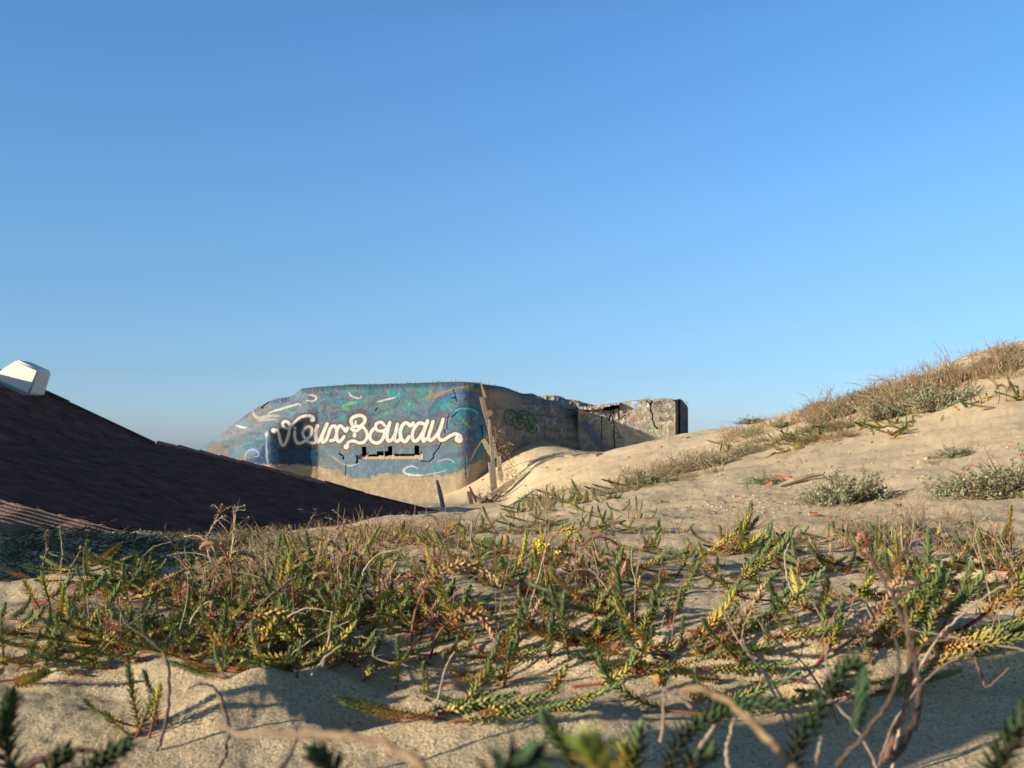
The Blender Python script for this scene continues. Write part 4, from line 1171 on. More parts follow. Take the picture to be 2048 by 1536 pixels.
# named plants of the foreground -------------------------------------------------
PI = math.pi
HERO = [
 # u, v, kind, n, scale, keys, azimuths, label
 (290, 1460, 'green', 6, 1.0, ['up', 'up', 'lean', 'up', 'yellow_up', 'lean_mixed'], [PI*.9, 1, PI, .5, 0, 3.6], 'spurge with three upright green shoots standing alone in bare sand, lower left'),
 (900, 1432, 'flat', 7, .95, ['flat_green', 'flat', 'flat_green', 'flat', 'lean', 'flat_green'], [0, PI, .2, 3.0, .4, -.2], 'low mat of lime green spurge flat on the sand in the bottom centre'),
 (1040, 1425, 'flat', 4, .95, ['flat', 'flat_green', 'yellow'], [0, PI, -.3], 'right end of the lime green spurge mat on the sand'),
 (870, 1320, 'dead', 3, 1.15, ['dead_arch', 'dead', 'dead_arch'], [0, PI, .2], 'tall dead brown spurge drooping over at the centre'),
 (960, 1310, 'autumn', 5, 1.1, ['yellow', 'flat', 'dead', 'yellow', 'lean_mixed'], [-.9, -.4, 0, 2.6, .3], 'yellowing spurge sprawling down the sand bank right of the dead brown one'),
 (1150, 1290, 'green', 9, 1.0, ['up', 'up', 'flat', 'lean', 'up', 'flat_green', 'up', 'sweep', 'flat'], [0, 1, 0, .3, 2, .1, 3, 0, 3], 'dense bright green spurge rising in fingers at the centre right'),
 (1090, 1240, 'green', 7, 1.0, ['up', 'lean', 'up', 'lean_mixed', 'up', 'yellow'], [0, .4, 2, .2, 4, 2.8], 'dense green spurge with a red stemmed side behind the central fingers'),
 (1260, 1280, 'green', 8, 1.05, ['lean', 'up', 'lean', 'flat', 'lean_mixed', 'up'], [.2, 1, .5, 0, .1, 3], 'green spurge leaning right over the sand bank edge'),
 (1350, 1300, 'autumn', 6, 1.1, ['yellow', 'lean_mixed', 'yellow', 'dead', 'flat'], [0, .3, 2.8, 0, -.3], 'yellow and orange spurge at the right end of the central bank'),
 (1240, 1345, 'flat', 2, 1.0, ['flat', 'flat_green'], [-.1, 3.1], 'single lime green trailing shoot lying on sand below the central bank'),
 (1090, 1130, 'autumn', 5, 1.25, ['arch', 'yellow', 'lean_mixed', 'arch', 'yellow_up'], [0, .6, .3, 0, 0], 'spurge crowned with a drooping bright yellow flower head'),
 (1480, 1160, 'green', 8, 1.25, ['lean', 'lean', 'lean_mixed', 'lean', 'yellow', 'sweep'], [0, .3, .1, .6, 2.9, 0], 'large green spurge with long shoots swept to the right, middle right'),
 (1420, 1110, 'autumn', 6, 1.2, ['yellow', 'lean', 'yellow', 'lean_mixed'], [0, .2, .4, 0], 'golden yellow spurge on the left flank of the large green one'),
 (1430, 1270, 'mixed', 4, 1.15, ['lean', 'lean_mixed', 'lean', 'sweep_mixed'], [.4, .2, .6, .1], 'spurge with two red stems leaning right from bare sand'),
 (1530, 1320, 'green', 1, .95, ['lean'], [PI], 'single short green shoot leaning left out of the sand'),
 (1660, 1310, 'green', 6, 1.15, ['up', 'lean', 'up_mixed', 'up', 'lean', 'dead'], [0, PI, 0, 1, .5, 0], 'spurge on bright red stems rising from bare sand, right of centre'),
 (1730, 1300, 'mixed', 7, 1.15, ['lean', 'lean', 'lean_mixed', 'up', 'yellow', 'sweep'], [.4, .1, .2, 2, .5, .2], 'bushy spurge with bare red lower stems right beside the red stemmed one'),
 (1830, 1250, 'green', 6, 1.15, ['lean', 'lean', 'sweep', 'up'], [.5, .2, 0, 1], 'dark green spurge in front of the small sand mound, right'),
 (1960, 1270, 'mixed', 8, 1.3, ['flat', 'lean_mixed', 'flat', 'flat_green', 'flat', 'lean'], [0, .2, .1, .3, PI, .1], 'wide low spurge with red stems trailing out of the right edge'),
 (1900, 1310, 'flat', 5, 1.2, ['flat', 'flat', 'flat_green'], [0, .15, 3.2], 'lowest trailing spurge near the right edge, yellow green on red stems'),
 (1960, 1130, 'green', 6, 1.2, ['lean', 'up', 'lean', 'yellow'], [.3, 2, 2.6, 0], 'green and golden spurge behind the small sand mound'),
 (70, 1220, 'autumn', 6, 1.1, ['yellow_up', 'lean_mixed', 'dead', 'sweep', 'lean'], [PI, 0, .2, -.4, 0], 'orange and yellow spurge at the far left on the lit crest'),
 (40, 1335, 'mixed', 4, 1.0, ['lean', 'flat', 'yellow'], [0, PI, .2], 'small spurge with a yellow green tip at the left edge'),
 (130, 1280, 'green', 4, 1.0, ['flat_green', 'sweep', 'lean'], [0, PI, .3], 'prostrate green spurge on grey sand near the left edge'),
 (240, 1340, 'green', 4, 1.0, ['flat_green', 'sweep', 'up'], [PI, PI, 0], 'prostrate dark spurge above the lone upright one'),
 (470, 1330, 'autumn', 7, 1.1, ['arch', 'lean_mixed', 'yellow', 'up', 'arch', 'up'], [.1, PI, .2, 0, PI, 1], 'spurge with long arching orange leaved stems, left of centre'),
 (560, 1330, 'mixed', 7, 1.05, ['yellow', 'lean_mixed', 'up', 'up', 'flat'], [.2, .5, 0, 1, 0], 'spurge with yellow shoots at the top edge of the hollowed sand bank'),
 (700, 1330, 'green', 5, 1.1, ['lean', 'up_mixed', 'up', 'lean'], [2.8, 0, 1, .3], 'green spurge on thin red stems over the shaded sand hollow'),
 (1750, 1400, 'green', 4, .9, ['flat_green', 'flat', 'sweep'], [0, PI, .1], 'dark green spurge lying along the edge of the shadow band'),
 (1440, 1425, 'green', 3, 1.1, ['flat_green', 'sweep', 'flat_green'], [0, PI, .2], 'dark shoot lying across the shadow band, bottom right'),
]
for (u, v, kind, n, sc, keys, azs, lab) in HERO:
    p = hit(u, v)
    if p is not None: spurge(p, kind, lab, n, sc, None, .022, int(u * 7 + v), keys, azs)

# bands of further spurge: polygon rows (u0, u1, v0, v1, count, kind, label, group)
BANDS = [
 (380, 660, 1300, 1350, 5, 'flat', 'spurge trailing down toward the sand bank, left', 'spurge trailing down toward the sand bank'),
 (680, 900, 1330, 1410, 3, 'flat', 'spurge trailing over the sand hollow left of the lime green mat', 'spurge trailing over the sand hollow'),
 (1080, 1560, 1320, 1370, 6, 'flat', 'spurge trailing down below the central bank', 'spurge trailing below the central bank'),
 (0, 260, 1250, 1350, 5, 'flat', 'spurge trailing over grey sand at the far left', 'spurge trailing at the far left'),
 (150, 420, 1190, 1330, 12, 'mixed', 'spurge plant crowded on the left foreground bank', 'spurge plants on the left foreground bank'),
 (420, 680, 1110, 1300, 24, 'mixed', 'spurge plant in the dense tangle left of centre', 'spurge plants in the tangle left of centre'),
 (330, 620, 1060, 1150, 11, 'green', 'spurge plant on the crest before the dark roof', 'spurge plants on the crest before the roof'),
 (620, 900, 1080, 1200, 15, 'autumn', 'small reddish spurge in the middle band below the roof end', 'reddish spurge plants below the roof end'),
 (640, 860, 1200, 1310, 12, 'mixed', 'spurge plant on the sand between the curled stems and the dead brown one', 'spurge plants left of the dead brown one'),
 (900, 1400, 1140, 1270, 20, 'mixed', 'spurge plant in the central foreground patch', 'spurge plants of the central patch'),
 (900, 1330, 1060, 1130, 13, 'mixed', 'small spurge plant behind the central patch', 'small spurge plants behind the central patch'),
 (1380, 1680, 1075, 1180, 11, 'green', 'green spurge plant of the middle right patch', 'green spurge plants of the middle right patch'),
 (1640, 2048, 1080, 1240, 19, 'mixed', 'spurge plant of the right foreground patch', 'spurge plants of the right foreground patch'),
 (930, 1300, 1000, 1060, 11, 'green', 'dark green spurge at the foot of the bare slope', 'dark green spurge at the foot of the slope'),
 (180, 400, 1100, 1180, 10, 'green', 'spurge plant in the shaded hollow before the crest', 'spurge plants in the shaded hollow'),
]
rb = random.Random(5)
for (u0, u1, v0, v1, n, kind, lab, grp) in BANDS:
    for i in range(n):
        u = rb.uniform(u0, u1); v = rb.uniform(v0, v1)
        p = hit(u, v)
        if p is None: continue
        spurge(p, kind, lab, rb.randint(5, 9), rb.uniform(.68, 1.0), grp, .035 + .01 * p[1], rb.randint(0, 1 << 20))

# dry stems ---------------------------------------------------------------------
TAN = (.33, .26, .145)
def dry_stem_px(label, px, D, r, col=TAN, seeds=0, side=0, cat='dry stalk', root=True):
    Ds = D if hasattr(D, '__len__') else [D] * len(px)
    pts3 = [tuple(at(u, v, d)) for (u, v), d in zip(px, Ds)]
    if root:
        q = pts3[-1]; g = gz(q[0], q[1])
        if q[2] > g + .01 and q[1] > 1.05:      # carry the stem on and bend it down into the sand
            d_ = Vector(q) - Vector(pts3[-2]); d_.normalize(); d_.z = min(d_.z, .1); c_ = Vector(q)
            for _ in range(24):
                d_ = (d_ + Vector((0, 0, -.28))).normalized(); c_ = c_ + d_ * .03; pts3.append(tuple(c_))
                if c_.z < gz(c_.x, c_.y) - .005: break
    sp = smooth_poly(pts3, 6); n = len(sp)
    rj = random.Random(int(px[0][0] * 7)); sp = [(a_ + rj.gauss(0, r * .28), b_ + rj.gauss(0, r * .28), c_ + rj.gauss(0, r * .28)) for a_, b_, c_ in sp]
    mb = MB(); mb.tube(sp, [r * (.45 + .55 * i / n) for i in range(n)], 6, lambda t: tuple(q * (1 + .22 * math.sin(t * 37 + px[0][0]) * math.sin(t * 11)) for q in col), jit=.15)
    rnd = random.Random(int(px[0][0]))
    for k in range(seeds):
        i = int(rnd.random() ** 1.5 * n * .55); p = Vector(sp[i])
        for j in range(3):
            mb.leaf(p, Vector((rnd.uniform(-1, 1), rnd.uniform(-1, 1), rnd.uniform(-.3, 1))), (0, 0, 1), rnd.uniform(.006, .013), .005, tuple(c * rnd.uniform(.6, 1.1) for c in col))
    for k in range(side):
        i = int((.1 + .5 * rnd.random()) * n); p = Vector(sp[i]); d = Vector((rnd.uniform(-1, 1), rnd.uniform(-.5, .5), rnd.uniform(.1, .9))).normalized() * rnd.uniform(.02, .06)
        mb.tube([p, p + d * .5 + Vector((0, 0, .004)), p + d], [r * .4, r * .35, r * .2], 4, col)
        for j in range(4): mb.leaf(p + d * rnd.uniform(.6, 1), Vector((rnd.uniform(-1, 1), rnd.uniform(-1, 1), rnd.uniform(-.3, 1))), (0, 0, 1), .009, .005, col)
    a = sp[-1]; place(mb, a); o = mb.build('dried_stalk', M_STEM); o.location = Vector(a)
    tag(o, label, cat); return o
def z6(p): return [(x / 2.866, 1000 + y / 2.866) for x, y in p]
def z7(p): return [(680 + x / 2.866, 1000 + y / 2.866) for x, y in p]
def z8(p): return [(1348 + x / 2.866, 1000 + y / 2.866) for x, y in p]
DS = [
 ('pale stem bent over in a hoop against the dark roof, left of centre', z6([(1060,210),(1130,205),(1200,245),(1240,310),(1255,400),(1262,500)]), 2.7, .0035, TAN, 0, 0),
 ('thin wiry stem looping left of the pale hoop', z6([(990,240),(880,270),(800,350),(775,430),(780,520)]), 2.7, .0014, TAN, 0, 0),
 ('upright dry stem with seed heads, leftmost against the shaded hollow', z6([(265,190),(262,300),(235,430),(230,540)]), 2.6, .0022, (.20,.15,.11), 26, 0),
 ('second upright dry stem with seed heads, tallest at the left', z6([(345,170),(355,300),(345,480),(360,620),(365,740),(400,830),(445,900)]), 2.25, .0024, (.26,.21,.15), 24, 0),
 ('branching dry stem right of the two left seed stems', z6([(460,290),(400,410),(360,540),(370,650),(470,830)]), 2.3, .0018, (.28,.23,.17), 8, 3),
 ('thin side stem rising from the left sand crest', z6([(380,385),(310,450),(285,560),(300,600)]), 2.5, .0013, (.26,.2,.15), 0, 0),
 ('feathery dry seed plume against the dark roof', z6([(1275,40),(1240,110),(1200,190),(1190,280),(1230,400),(1290,520),(1350,570)]), 2.9, .0032, (.38,.29,.20), 60, 8),
 ('tall straight dry stem right of the feathery plume', z6([(1355,40),(1340,180),(1325,330),(1325,480)]), 2.8, .0024, (.42,.34,.22), 14, 5),
 ('nodding dry stem top beside the tall straight one', z6([(1410,60),(1360,60),(1345,110),(1340,200)]), 2.82, .0018, (.36,.28,.18), 16, 3),
 ('reddish dry seed spray before the dark roof', z6([(1810,60),(1770,140),(1750,220),(1790,330),(1770,450)]), 3.0, .0018, (.32,.18,.12), 18, 4),
 ('thin stem hooked over left of the reddish spray', z6([(1520,150),(1560,170),(1580,240),(1550,310),(1480,380)]), 2.8, .0014, TAN, 0, 0),
 ('pale stem arching over the tangle left of centre', z6([(1230,570),(1140,620),(1085,720),(1085,850),(1100,960)]), 2.0, .0026, (.34,.29,.2), 0, 0),
 ('pale thick stem arching left of the sand bank', z6([(1900,640),(1760,620),(1640,680),(1560,780),(1535,900)]), 1.8, .0022, (.36,.31,.22), 0, 0),
 ('long straight pale stem crossing to the right above the sand bank', z6([(2010,690),(1860,760),(1700,860),(1650,920)]), 1.75, .0018, (.30,.25,.17), 0, 0),
 ('pale stem dropping down the sand bank', z6([(1960,830),(1850,920),(1780,1020),(1800,1120),(1850,1190)]), 1.65, .0026, (.30,.26,.19), 0, 0),
 ('upright thin stem over the sand bank', z6([(1900,640),(1890,760),(1850,950),(1800,1080)]), 1.68, .0022, (.30,.26,.19), 0, 0),
 ('dark stem arching from the left sand to the lone spurge', z6([(670,560),(720,700),(860,800),(950,900),(970,1020),(965,1180),(920,1380),(890,1480)]), 1.42, .0028, (.10, .075, .06), 0, 0),
 ('brown bent stem in the lit sand, lower left', z6([(1080,1080),(1150,1055),(1220,1070),(1270,1150),(1305,1260),(1300,1400),(1270,1500)]), 1.25, .003, (.12, .085, .07), 0, 0),
 ('short bare twig standing in the left sand', z6([(690,560),(692,680),(695,800)]), 2.0, .0018, (.24,.18,.13), 0, 0),
 ('slim leaning twig beside the short bare one', z6([(548,520),(560,640),(590,740),(640,860),(700,935)]), 1.9, .0018, (.20,.15,.11), 0, 0),
 ('thin upright twig between the left seed stems and the bare twigs', z6([(500,530),(505,620),(520,720),(560,800)]), 2.0, .0018, (.24,.18,.13), 0, 0),
 ('pale wiry loop at the left of the central patch', z7([(350,285),(220,310),(140,400),(122,520),(150,600),(220,660),(290,715)]), 2.2, .0026, (.36,.31,.21), 0, 0),
 ('pale wiry stem curling beneath the loop', z7([(120,540),(70,620),(65,700),(110,770)]), 2.15, .0022, (.36,.31,.21), 0, 0),
 ('long pale stem running in from the left of the central patch', z7([(0,720),(60,780),(150,790),(200,830),(190,890),(270,930),(380,945)]), 1.75, .002, (.30,.25,.17), 0, 0),
 ('straight pale twig leaning before the dead brown spurge', z7([(655,870),(610,950),(575,1070),(540,1200),(530,1260)]), 1.5, .0018, (.34,.28,.2), 0, 0),
 ('thin twig rising through the yellow flower head', z7([(1180,160),(1175,290),(1140,430),(1090,600)]), 2.3, .0024, (.36,.28,.2), 0, 0),
 ('brown stem curving behind the central patch', z7([(760,100),(752,240),(790,340),(860,450)]), 2.6, .0026, (.26,.2,.13), 0, 2),
 ('bent dry twig lying on the sand of the central patch', z7([(850,510),(760,560),(680,610),(640,640)]), 2.2, .003, (.28,.21,.15), 0, 2),
 ('hooked dry stem right of the yellow flower head', z7([(1430,395),(1480,440),(1530,510),(1545,600),(1520,660)]), 2.1, .0028, (.30,.24,.17), 0, 0),
 ('thin pale hoop right of the yellow flower head', z7([(1350,310),(1390,270),(1440,268),(1450,300)]), 2.4, .0014, TAN, 0, 0),
 ('wiry hoop on the right of the central patch', z7([(1720,180),(1680,260),(1670,350),(1690,460)]), 2.5, .0016, (.34,.28,.2), 0, 0),
 ('long thin stem rising in the right foreground patch', z8([(660,250),(635,330),(650,450),(690,540),(760,610)]), 1.9, .0026, (.32,.26,.19), 0, 0),
 ('tall dry stem with a forked top at right', z8([(1290,0),(1300,150),(1310,280),(1340,350),(1330,430),(1290,510)]), 1.9, .003, (.30,.23,.16), 14, 2),
 ('curved stem arching at the right edge', z8([(1860,40),(1760,120),(1730,200),(1750,290),(1770,360)]), 2.1, .0022, (.26,.2,.14), 0, 0),
 ('blurred long pale stem crossing the right foreground', z8([(1900,480),(1760,570),(1600,700),(1540,760)]), 1.35, .0026, (.34,.27,.2), 0, 0),
 ('pale rigid stem pointing right at the edge of the patch', z8([(1350,740),(1500,770),(1700,810),(2010,860)]), 1.4, .0024, (.28,.23,.16), 0, 0),
 ('dark curved stem rooted in the shadow band, first of the near vines', z8([(1110,290),(1180,420),(1260,560),(1320,700),(1370,850),(1400,1030),(1400,1200),(1340,1360),(1240,1500)]), [1.0,.98,.96,.94,.92,.9,.88,.86,.84], .0032, (.065, .045, .038), 0, 3),
 ('dark curved stem crossing behind the near vine', z8([(1260,720),(1290,900),(1270,1060),(1200,1200),(1060,1380),(930,1520)]), .86, .0024, (.07, .052, .045), 0, 1),
 ('brown near vine bending down beside the dark ones', z8([(1310,560),(1340,760),(1350,960),(1340,1130),(1270,1330),(1190,1500)]), .82, .0024, (.13, .075, .05), 0, 1),
 ('straight dry twig standing in the shadow band', z8([(870,830),(880,1000),(885,1200),(840,1380),(820,1520)]), .9, .002, (.24,.2,.16), 0, 0),
 ('small dark twig with crossed branches in the shadow edge', z8([(1920,960),(1860,1020),(1790,1070),(1750,980),(1700,880)]), 1.35, .0022, (.16,.12,.1), 0, 2),
 ('thin brown stem leaning over bare sand, right of centre', z8([(500,690),(560,780),(650,860),(735,935)]), 1.55, .0022, (.20,.13,.1), 0, 1),
 ('grey twig bowing over bare sand, right of centre', z8([(250,480),(270,620),(330,740),(390,830),(500,975)]), 1.55, .002, (.3,.25,.2), 0, 0),
 ('curved twig right of the bowing grey one', z8([(440,640),(400,720),(395,800),(440,900),(510,970)]), 1.55, .0018, (.3,.25,.2), 0, 0),
 ('short pale twig standing in the shadow band, left one of a pair', z8([(235,1275),(180,1370),(100,1530)]), .95, .003, (.28,.23,.17), 0, 0),
 ('pale twig standing in the shadow band, right one of a pair', z8([(350,1240),(320,1340),(300,1460),(310,1530)]), .95, .0026, (.28,.23,.17), 0, 0),
 ('wiry dark stem arching low at the edge of the shadow', z8([(600,1030),(700,1015),(780,1050),(830,1080)]), 1.2, .0026, (.2,.16,.13), 0, 0),
 ('blurred thick tan stem sweeping across the bottom right', z8([(60,1080),(180,1095),(290,1140),(420,1250),(540,1370),(640,1480),(700,1560),(760,1760),(790,2300)]), [.52,.51,.5,.49,.48,.47,.46,.46,.46], .0024, (.22,.155,.09), 0, 0),
 ('blurred thick tan stem sweeping across the bottom centre', z6([(1250,1290),(1400,1330),(1700,1340),(2000,1350),(2250,1420),(2420,1545),(2560,1800),(2600,2400)]), [.50,.48,.46,.44,.43,.42,.42,.42], .0024, (.22,.16,.095), 0, 0),
 ('thin tan stem standing against the shadow edge, bottom centre', z7([(1850,1080),(1855,1200),(1840,1390)]), .95, .0018, (.22,.175,.12), 0, 0),
 ('thin brown stem leaning right of the tan one at the shadow edge', z7([(1860,1085),(1930,1130),(2020,1190)]), .95, .002, (.26,.19,.15), 0, 0),
 ('dark thin stem at the bottom left of centre', z6([(1700,1300),(1690,1400),(1640,1500),(1610,1540)]), .8, .002, (.07, .05, .045), 0, 0),
 ('dark arching stem at the bottom left corner', z6([(600,1470),(520,1440),(400,1440),(280,1470),(130,1530)]), .8, .003, (.09, .045, .04), 0, 0),
 ('wiry pale stem before the flower crowned spurge', z7([(640,160),(680,220),(670,300),(700,400)]), 2.9, .0014, TAN, 0, 0),
 ('thin brown stem leaning at the top of the left tangle', z6([(1990,100),(1930,200),(1900,310),(1860,420)]), 3.0, .0018, (.34,.26,.18), 8, 3),
]
for args in DS: dry_stem_px(*args)

rc = random.Random(77)
def curls(u0, u1, v0, v1, n, lab, grp, hs=(.06, .2)):
    for i in range(n):
        p = hit(rc.uniform(u0, u1), rc.uniform(v0, v1))
        if p is None: continue
        H = rc.uniform(*hs) * .85; a = rc.uniform(0, 6.28); bend = rc.uniform(.6, 3.6) if rc.random() < .75 else rc.uniform(0, .6); q = Vector((0, 0, -.01)); an = rc.uniform(-.3, .9); pts = [q]
        for k in range(10):
            an += bend / 10 + rc.gauss(0, .07); q = q + Vector((math.sin(an) * math.cos(a), math.sin(an) * math.sin(a), math.cos(an))) * H / 8; pts.append(q)
        col = lerp3((.17, .11, .07), (.36, .28, .18), rc.random()); mb = MB()
        mb.tube(pts, [.0013 - .00008 * k for k in range(11)], 4, col)
        if rc.random() < .45:
            for k in range(8): mb.leaf(pts[-1].lerp(pts[-4], rc.random()), (rc.gauss(0, 1), rc.gauss(0, 1), rc.uniform(-.3, 1)), (0, 0, 1), .010, .005, col)
        o = mb.build('dried_stalk', M_STEM); o.location = Vector(p); tag(o, lab, 'dry stalk', grp)
curls(330, 680, 1080, 1320, 46, 'thin dry stalk curling out of the tangle left of centre', 'dry stalks in the tangle left of centre', (.08, .24))
curls(150, 420, 1200, 1340, 14, 'thin dry stalk on the left foreground bank', 'dry stalks on the left foreground bank')
curls(660, 1000, 1070, 1300, 34, 'thin dry stalk between the tangle and the central patch', 'dry stalks left of the central patch')
curls(1000, 1420, 1060, 1300, 26, 'thin dry stalk in the central patch', 'dry stalks of the central patch')
curls(1420, 2048, 1070, 1320, 40, 'thin dry stalk in the right foreground patch', 'dry stalks of the right foreground patch')

# near shoots at the bottom edge, out of focus ------------------------------------
def near_shoot(label, px, D, pal, W=1.0, tight=False):
    """a leafy stem that follows the given picture points at distance D, rooted in the sand below"""
    rnd = random.Random(int(px[0][0] * 3 + px[0][1]))
    sp = [Vector(p) for p in smooth_poly([tuple(at(u, v, D)) for u, v in px], 5)][::-1]
    a = sp[0]; g = gz(a.x, a.y)
    root = Vector((a.x, a.y, g - .01))
    o0 = empty('sea_spurge', root); tag(o0, label, 'spurge plant')
    mb = MB(); mb.tube([root, root.lerp(a, .5) + Vector((.01, 0, 0))] + sp, .0018, 5, (.10, .05, .035))
    L = sum((q - p).length for p, q in zip(sp[:-1], sp[1:])); n = len(sp) - 1
    N_ = int(L / .00055)
    for k in range(N_):
        t = k / N_; f = t * n; i = min(int(f), n - 1); p = sp[i].lerp(sp[i+1], f - i); ax = (sp[i+1] - sp[i]).normalized()
        ph = k * 2.399; q = ax.cross(Vector((.2, 1, .1))).normalized(); b = ax.cross(q); rad = q * math.cos(ph) + b * math.sin(ph)
        ang = R(45) * (1 - t) ** .7 + R(18)
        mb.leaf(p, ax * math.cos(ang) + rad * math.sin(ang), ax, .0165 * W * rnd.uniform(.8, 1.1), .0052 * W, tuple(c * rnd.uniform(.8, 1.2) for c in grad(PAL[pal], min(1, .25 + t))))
    place(mb, root); s_ = bpy.data.objects.new('stem', mb.mesh('stem', M_PLANT)); C.objects.link(s_); s_.parent = o0
near_shoot('grey green shoot rising from the bottom edge right of the centre, tip leaning left', [(1098, 1448), (1120, 1480), (1142, 1520), (1150, 1570)], .85, 'green')
near_shoot('small pointed shoot at the bottom edge right of the leaning grey green one', [(1273, 1480), (1270, 1510), (1262, 1560)], .8, 'green')
near_shoot('yellowish short shoot left beside the small pointed one', [(1250, 1512), (1252, 1530), (1256, 1560)], .8, 'yellow')
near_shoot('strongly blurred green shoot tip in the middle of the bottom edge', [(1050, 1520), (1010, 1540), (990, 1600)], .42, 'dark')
near_shoot('strongly blurred olive shoot tip right of the green one', [(1185, 1510), (1200, 1540), (1210, 1600)], .42, 'yellow')
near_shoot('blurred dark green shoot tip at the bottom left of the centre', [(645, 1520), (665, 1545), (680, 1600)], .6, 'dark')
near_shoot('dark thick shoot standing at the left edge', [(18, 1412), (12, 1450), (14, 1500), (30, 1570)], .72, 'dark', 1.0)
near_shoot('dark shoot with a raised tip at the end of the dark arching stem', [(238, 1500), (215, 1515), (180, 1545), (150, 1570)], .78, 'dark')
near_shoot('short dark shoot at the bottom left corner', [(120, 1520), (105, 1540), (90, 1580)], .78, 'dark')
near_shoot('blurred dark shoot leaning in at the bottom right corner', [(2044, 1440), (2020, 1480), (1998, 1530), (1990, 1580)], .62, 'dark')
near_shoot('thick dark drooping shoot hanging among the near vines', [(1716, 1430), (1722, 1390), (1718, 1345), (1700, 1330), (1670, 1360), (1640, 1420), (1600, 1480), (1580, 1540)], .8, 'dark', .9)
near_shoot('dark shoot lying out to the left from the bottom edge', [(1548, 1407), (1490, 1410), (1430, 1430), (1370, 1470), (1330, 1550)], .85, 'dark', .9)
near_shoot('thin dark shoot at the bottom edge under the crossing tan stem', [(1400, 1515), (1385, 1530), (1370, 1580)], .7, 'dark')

# yellow flower head
def flower():
    p = hit(1090, 1130); root = empty('spurge_flower_head', at(1110, 1110, p[1])); mb = MB(); rnd = random.Random(3)
    D = p[1]
    for k in range(70):
        t = rnd.random(); u = 1068 + 50 * t + rnd.gauss(0, 6); v = 1086 + 45 * t ** 1.6 + rnd.gauss(0, 7)
        q = Vector(at(u, v, D + rnd.gauss(0, .012))) - Vector(root.location)
        for j in range(3):
            a = j * 2.1 + rnd.random(); mb.leaf(q, (math.cos(a), rnd.uniform(-.6, .2), math.sin(a)), (0, -1, .3), .0095, .0085, (rnd.uniform(.48, .6), rnd.uniform(.40, .48), .05))
    mb.tube([Vector(at(1060, 1160, D)) - root.location, Vector(at(1072, 1110, D)) - root.location, Vector(at(1095, 1098, D)) - root.location, Vector(at(1115, 1125, D)) - root.location], .0022, 5, (.35, .15, .05))
    o = mb.build('flower_head', M_PLANT); C.objects.unlink(o); bpy.data.objects.remove(o)
    me = mb.mesh('spurge_flower_head', M_PLANT); o = bpy.data.objects.new('spurge_flower_head', me); C.objects.link(o); o.location = root.location
    bpy.data.objects.remove(root)
    tag(o, 'drooping head of bright yellow bracts, only one in the dune, at the centre', 'flower head')
flower()

# shrubs -------------------------------------------------------------------------
def make_shrub(seed, leafy, brown, h=.55):
    """unit shrub about 1 m wide; scaled when placed"""
    rnd = random.Random(seed); mb = MB()
    nst = 230
    for i in range(nst):
        a = rnd.uniform(0, 2 * PI); el = math.asin(rnd.uniform(.05, 1)) ; d = Vector((math.cos(a) * math.cos(el), math.sin(a) * math.cos(el), math.sin(el) * h * 1.25))
        L = rnd.uniform(.28, .55) * (1 + .25 * math.sin(3 * a + seed))
        b = Vector((rnd.gauss(0, .12), rnd.gauss(0, .12), -.02))
        mid = b + d * L * .5 + Vector((rnd.gauss(0, .03), rnd.gauss(0, .03), .02)); tip = b + d * L + Vector((rnd.gauss(0, .03), rnd.gauss(0, .03), rnd.gauss(0, .03)))
        cc = lerp3((.13, .10, .07), (.28, .20, .12), rnd.random())
        mb.tube([b, mid, tip], [.006, .004, .0025], 3, cc)
        dead = rnd.random() < brown
        if dead:
            for k in range(3):
                q = mid.lerp(tip, rnd.random()); mb.tube([q, q + Vector((rnd.gauss(0, .06), rnd.gauss(0, .06), rnd.uniform(.0, .1)))], [.003, .0015], 3, cc)
            continue
        for k in range(leafy):
            t = rnd.random() ** .8; q = mid.lerp(tip, t) + Vector((rnd.gauss(0, .012), rnd.gauss(0, .012), rnd.gauss(0, .012)))
            g = rnd.random(); col = lerp3((.17, .21, .11), (.31, .34, .21), g) if rnd.random() > .12 else (.28, .20, .12)
            mb.leaf(q, (rnd.gauss(0, 1), rnd.gauss(0, 1), rnd.uniform(-.2, 1.3)), (rnd.gauss(0, 1), 0, 1), rnd.uniform(.026, .042), .02, col)
    return mb.mesh('shrub', M_SHRUB)
SHRUB = [make_shrub(1, 30, .2), make_shrub(2, 26, .35), make_shrub(3, 32, .1), make_shrub(4, 12, .65), make_shrub(5, 10, .75)]
def shrub(u, v, wpx, hpx, var, label, sink=.03):
    p = hit(u, v)
    if p is None: return
    W = wpx / F * p[1]; Hh = hpx / F * p[1]
    o = bpy.data.objects.new('grey_shrub' if var < 3 else 'dry_shrub', SHRUB[var]); C.objects.link(o)
    o.location = Vector(p) - Vector((0, 0, sink)); o.rotation_euler = (0, 0, random.uniform(0, 6.28)); o.scale = (W / .92, W / 1.05, Hh / .44)
    tag(o, label, 'shrub'); return o
